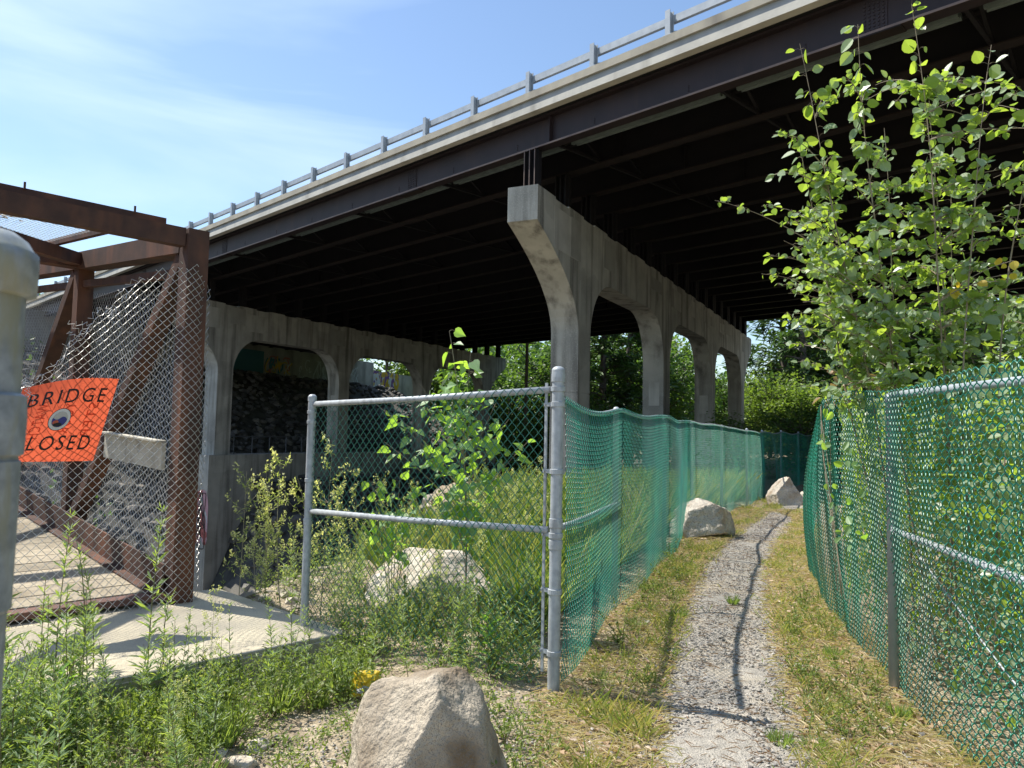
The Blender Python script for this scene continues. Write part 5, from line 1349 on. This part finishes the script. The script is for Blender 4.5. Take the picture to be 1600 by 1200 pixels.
# ------------------------------------------------------------------ background trees
def tree_meshes(kind, seed):
    r = np.random.default_rng(seed); mt, ml = MB(), MB()
    if kind == 'pine':
        H = 1.0; mt.tube([A(0, 0, -0.05), A(0.01, 0, 0.5), A(0, 0.01, 0.98)], [0.022, 0.014, 0.003], 7)
        nb = 95
        for k in range(nb):
            h = 0.16 + 0.82 * (k / nb) ** 0.95; Ln = (0.25 * (1 - h) ** 0.75 + 0.025) * r.uniform(0.55, 1.2); a = r.uniform(0, 6.28)
            d = A(math.cos(a), math.sin(a), r.uniform(-0.15, 0.25)); q = A(0, 0, h) + d * Ln
            C = curve_pts(A(0, 0, h), q, A(0, 0, 0.02), 6); mt.tube(C, np.linspace(0.004, 0.001, 6), 3)
            n = int(16 + 130 * Ln); t = r.uniform(0.2, 1, n) ** 0.8
            P = np.stack([np.interp(t, np.linspace(0, 1, 6), C[:, j]) for j in range(3)], -1) + r.normal(0, 0.012, (n, 3))
            D = d[None] * 0.8 + r.normal(0, 0.6, (n, 3)) + A(0, 0, -0.05)
            leaves(ml, P, D, r.normal(0, 0.35, (n, 3)) + Z, r.uniform(0.022, 0.05, n), r.uniform(0.007, 0.014, n), LANCE, 0.1, 0.2)
    else:
        mt.tube([A(0, 0, -0.05), A(0.01, 0, 0.3), A(0, 0.02, 0.8)], [0.022, 0.017, 0.004], 7)
        nb = 58
        for k in range(nb):
            h = r.uniform(0.12, 0.85); a = r.uniform(0, 6.28); Ln = 0.33 * math.sqrt(max(0.05, 1 - ((h - 0.45) / 0.58) ** 2)) * r.uniform(0.5, 1.1)
            q = A(math.cos(a) * Ln, math.sin(a) * Ln, min(1.0, h + r.uniform(0.0, 0.2))); C = curve_pts(A(0, 0, h * 0.8), q, A(0, 0, 0.02), 6)
            mt.tube(C, np.linspace(0.006, 0.0015, 6), 3)
            n = 62; t = 0.35 + 0.75 * r.uniform(0, 1, n)
            P = A(0, 0, h * 0.8) + (q - A(0, 0, h * 0.8)) * t[:, None] + r.normal(0, 0.038, (n, 3))
            leaves(ml, P, rdir(n, 0, r), r.normal(0, 0.5, (n, 3)) + Z, r.uniform(0.018, 0.036, n), r.uniform(0.014, 0.024, n), LANCE, 0.2, 0.15)
    return mt, ml
TREES = {}
def tree(name, label, cat, kind, seed, x, y, H, mat, group=None, wide=1.0):
    key = (kind, seed, mat.name)
    z = max(float(hz(x, y)), -3.0) - 0.2
    if key not in TREES:
        t = thing(name, label, cat, (0, 0, 0), group); mt, ml = tree_meshes(kind, seed)
        mt.build('trunk', M['trunk'], t); ml.build('crown', mat, t); TREES[key] = t
    else:
        t = copy_tree(TREES[key], (0, 0, 0)); t.name = name; tag(t, label, cat, group)
    t.location = (x, y, z); t.scale = (H * wide, H * wide, H); t.rotation_euler = (0, 0, (x * 7 + y) % 6.28)
def at(u, y): return (u - 800) / 1200 * y
TL_ = [  # name, label, kind, seed, u, depth, height, mat, wide
    ('pine_tree', 'tall bare trunked pine seen right of the near pier end', 'pine', 1, 1258, 74, 19, 'conif', 1.2),
    ('pine_tree', 'slender pine closing the gap at the near pier end', 'pine', 2, 1222, 78, 18, 'conif', 1.5),
    ('pine_tree', 'dark pine seen between the near pier end and the aspen leaves', 'pine', 2, 1300, 80, 21, 'conif', 1.2),
    ('pine_tree', 'pine half hidden behind the aspen clump under the bridge', 'pine', 1, 1360, 78, 24, 'conif', 1.3),
    ('pine_tree', 'pine behind the middle of the aspen clump', 'pine', 2, 1440, 76, 26, 'conif', 1.4),
    ('leafy_tree', 'tall leafy tree behind the aspen clump above the right fence', 'round', 5, 1530, 74, 25, 'decid', 1.2),
    ('young_tree', 'bright young tree right of the near pier above the dark fence', 'round', 3, 1205, 66, 7.5, 'young', 1.3),
    ('young_tree', 'bright bushy tree above the dark end of the left fence', 'round', 4, 1245, 64, 7.0, 'young', 1.4),
    ('young_tree', 'yellow green bushy tree just left of the bulging right fence', 'round', 3, 1285, 62, 6.0, 'young', 1.5),
    ('leafy_tree', 'leafy tree seen through the last arch of the near pier', 'round', 5, 1132, 92, 11, 'decid', 1.1),
    ('leafy_tree', 'leafy tree directly right of the last near pier column', 'round', 5, 1180, 90, 10, 'decid', 1.2),
    ('leafy_tree', 'leafy tree filling the third arch of the near pier', 'round', 6, 1062, 90, 14.5, 'decid', 1.1),
    ('leafy_tree', 'smaller leafy tree low in the third arch of the near pier', 'round', 4, 1090, 80, 7, 'young', 1.3),
    ('leafy_tree', 'tall leafy tree behind the second near pier column', 'round', 6, 1020, 84, 16, 'decid', 1.2),
    ('pine_tree', 'hemlock seen through the first arch close to the second column', 'pine', 2, 985, 80, 19, 'conif', 1.5),
    ('pine_tree', 'hemlock in the middle of the first arch of the near pier', 'pine', 1, 945, 76, 18, 'conif', 1.5),
    ('leafy_tree', 'leafy tree low in the first arch of the near pier', 'round', 3, 960, 66, 8, 'decid', 1.4),
    ('pine_tree', 'dark pine behind the near pier first column', 'pine', 2, 895, 84, 18, 'conif', 1.5),
    ('leafy_tree', 'dark leafy tree right of the utility pole under the bridge', 'round', 5, 850, 88, 15, 'decid', 1.3),
    ('leafy_tree', 'leafy tree left of the utility pole under the bridge', 'round', 6, 800, 84, 12, 'decid', 1.3),
    ('leafy_tree', 'bushy tree low beneath the utility pole', 'round', 3, 825, 60, 6, 'decid', 1.5),
    ('leafy_tree', 'leafy tree seen at the end of the shaded pier', 'round', 4, 770, 100, 11, 'decid', 1.3),
    ('leafy_tree', 'sunlit bush seen through the second arch of the shaded pier', 'round', 3, 652, 122, 15, 'young', 1.2),
    ('leafy_tree', 'leafy tree behind the sunlit bush in the second arch of the shaded pier', 'round', 6, 690, 128, 19, 'decid', 1.3),
    ('leafy_tree', 'tall leafy tree behind the yellow graffiti on the far wing wall', 'round', 5, 604, 126, 21, 'decid', 1.3),
    ('leafy_tree', 'small leafy tree far off above the footbridge side mesh', 'round', 5, 75, 96, 9, 'young', 1.5),
    ('leafy_tree', 'leafy tree far off at the edge of the close blurred post', 'round', 6, 20, 90, 9, 'decid', 1.5),
]
for nm, lab, kind, sd_, u, y, H, mt, wd in TL_:
    tree(nm, lab, 'tree', kind, sd_, at(u, y), y, H, L_[mt], 'trees beyond the highway bridge', wd)
# far wood closing the view, and scrub on the far bank
r = np.random.default_rng(3); n = 34000
u = r.uniform(690, 2300, n); y = r.uniform(95, 140, n); x = at(u, y)
topw = np.interp(u, [690, 760, 800, 1000, 1045, 1070, 1110, 1140, 1165, 1200, 1260, 1330, 2300], [16, 17, 17, 16, 14, 11, 10, 9, 7.5, 9, 17, 27, 28]) + 1.6 * np.sin(x * 0.9) + 1.2 * np.sin(x * 0.37 + y)
z = hz(x, y) + r.uniform(0, 1, n) ** 0.75 * topw
mb = MB(); leaves(mb, np.stack([x, y, z], -1), rdir(n, 0, r), r.normal(0, 0.5, (n, 3)) + Z, r.uniform(0.7, 1.5, n), r.uniform(0.5, 1.0, n), LANCE, 0.2, 0.2)
tag(mb.build('far_woods', L_['decid']), 'far mixed wood closing the view beyond the bridge', 'woods', kind='stuff')
n = 3800
be = r.uniform(30, 70, n); pi = r.uniform(-46, 0, n); xy = P1[None, :2] + be[:, None] * b_[None, :2] + pi[:, None] * p_[None, :2]
cl = np.array([mnoise.noise((a * 0.16, b * 0.16, 4)) for a, b in xy]); k = cl > 0.02
xy = xy[k]; n = len(xy)
mb = MB(); P = np.concatenate([xy, (hz(xy[:, 0], xy[:, 1]) + 0.2 + r.uniform(0, 1.1, n))[:, None]], 1)
leaves(mb, P, rdir(n, 0.2, r), r.normal(0, 0.5, (n, 3)) + Z, r.uniform(0.25, 0.6, n), r.uniform(0.12, 0.3, n), LANCE, 0.2, 0.2)
tag(mb.build('bank_undergrowth', L_['decid']), 'scattered green scrub on the rocky bank behind the footbridge', 'scrub', kind='stuff')
for i, (x, y, H, lab) in enumerate(((5.6, 7.6, 2.4, 'leafy shrub behind the right fence beneath the aspen leaves'), (7.2, 9.4, 3.0, 'larger leafy shrub farther behind the right fence'), (5.0, 5.4, 2.3, 'leafy shrub close behind the right fence at the picture edge'), (8.8, 8.9, 3.2, 'leafy shrub behind the right fence in front of the unseen near abutment'))):
    tree('leafy_shrub', lab, 'shrub', 'round', 8 + i % 2, x, y, H, L_['aspen'], 'shrubs behind the right fence', 1.6)
for i, (x, y, H, lab) in enumerate(((11.2, 29.5, 3.2, 'dark shrub in the bridge shade past the far boulder'), (13.5, 33.0, 3.4, 'dark shrub in the bridge shade where the left fence bends away'), (14.6, 30.0, 3.0, 'dark shrub in the bridge shade behind the bulging right fence'), (17.0, 35.0, 3.6, 'farthest dark shrub in the bridge shade'), (9.0, 30.5, 2.8, 'dark shrub in the bridge shade behind the bend of the left fence'))):
    tree('leafy_shrub', lab, 'shrub', 'round', 10 + i % 2, x, y, H, L_['decid'], 'shrubs in the bridge shade', 1.7)
# utility pole
x = at(822, 78); up = MB(); up.tube([A(x, 78, -1), A(x + 0.05, 78, 12)], [0.2, 0.15], 10)
up.beam((x - 0.9, 78, 10.9), (x + 0.9, 78, 10.9), 0.1, 0.12)
tag(up.build('utility_pole', material('pole_wood', (0.16, 0.13, 0.11), rough=0.9)), 'brown wooden utility pole among trees beyond the bridge', 'utility pole')
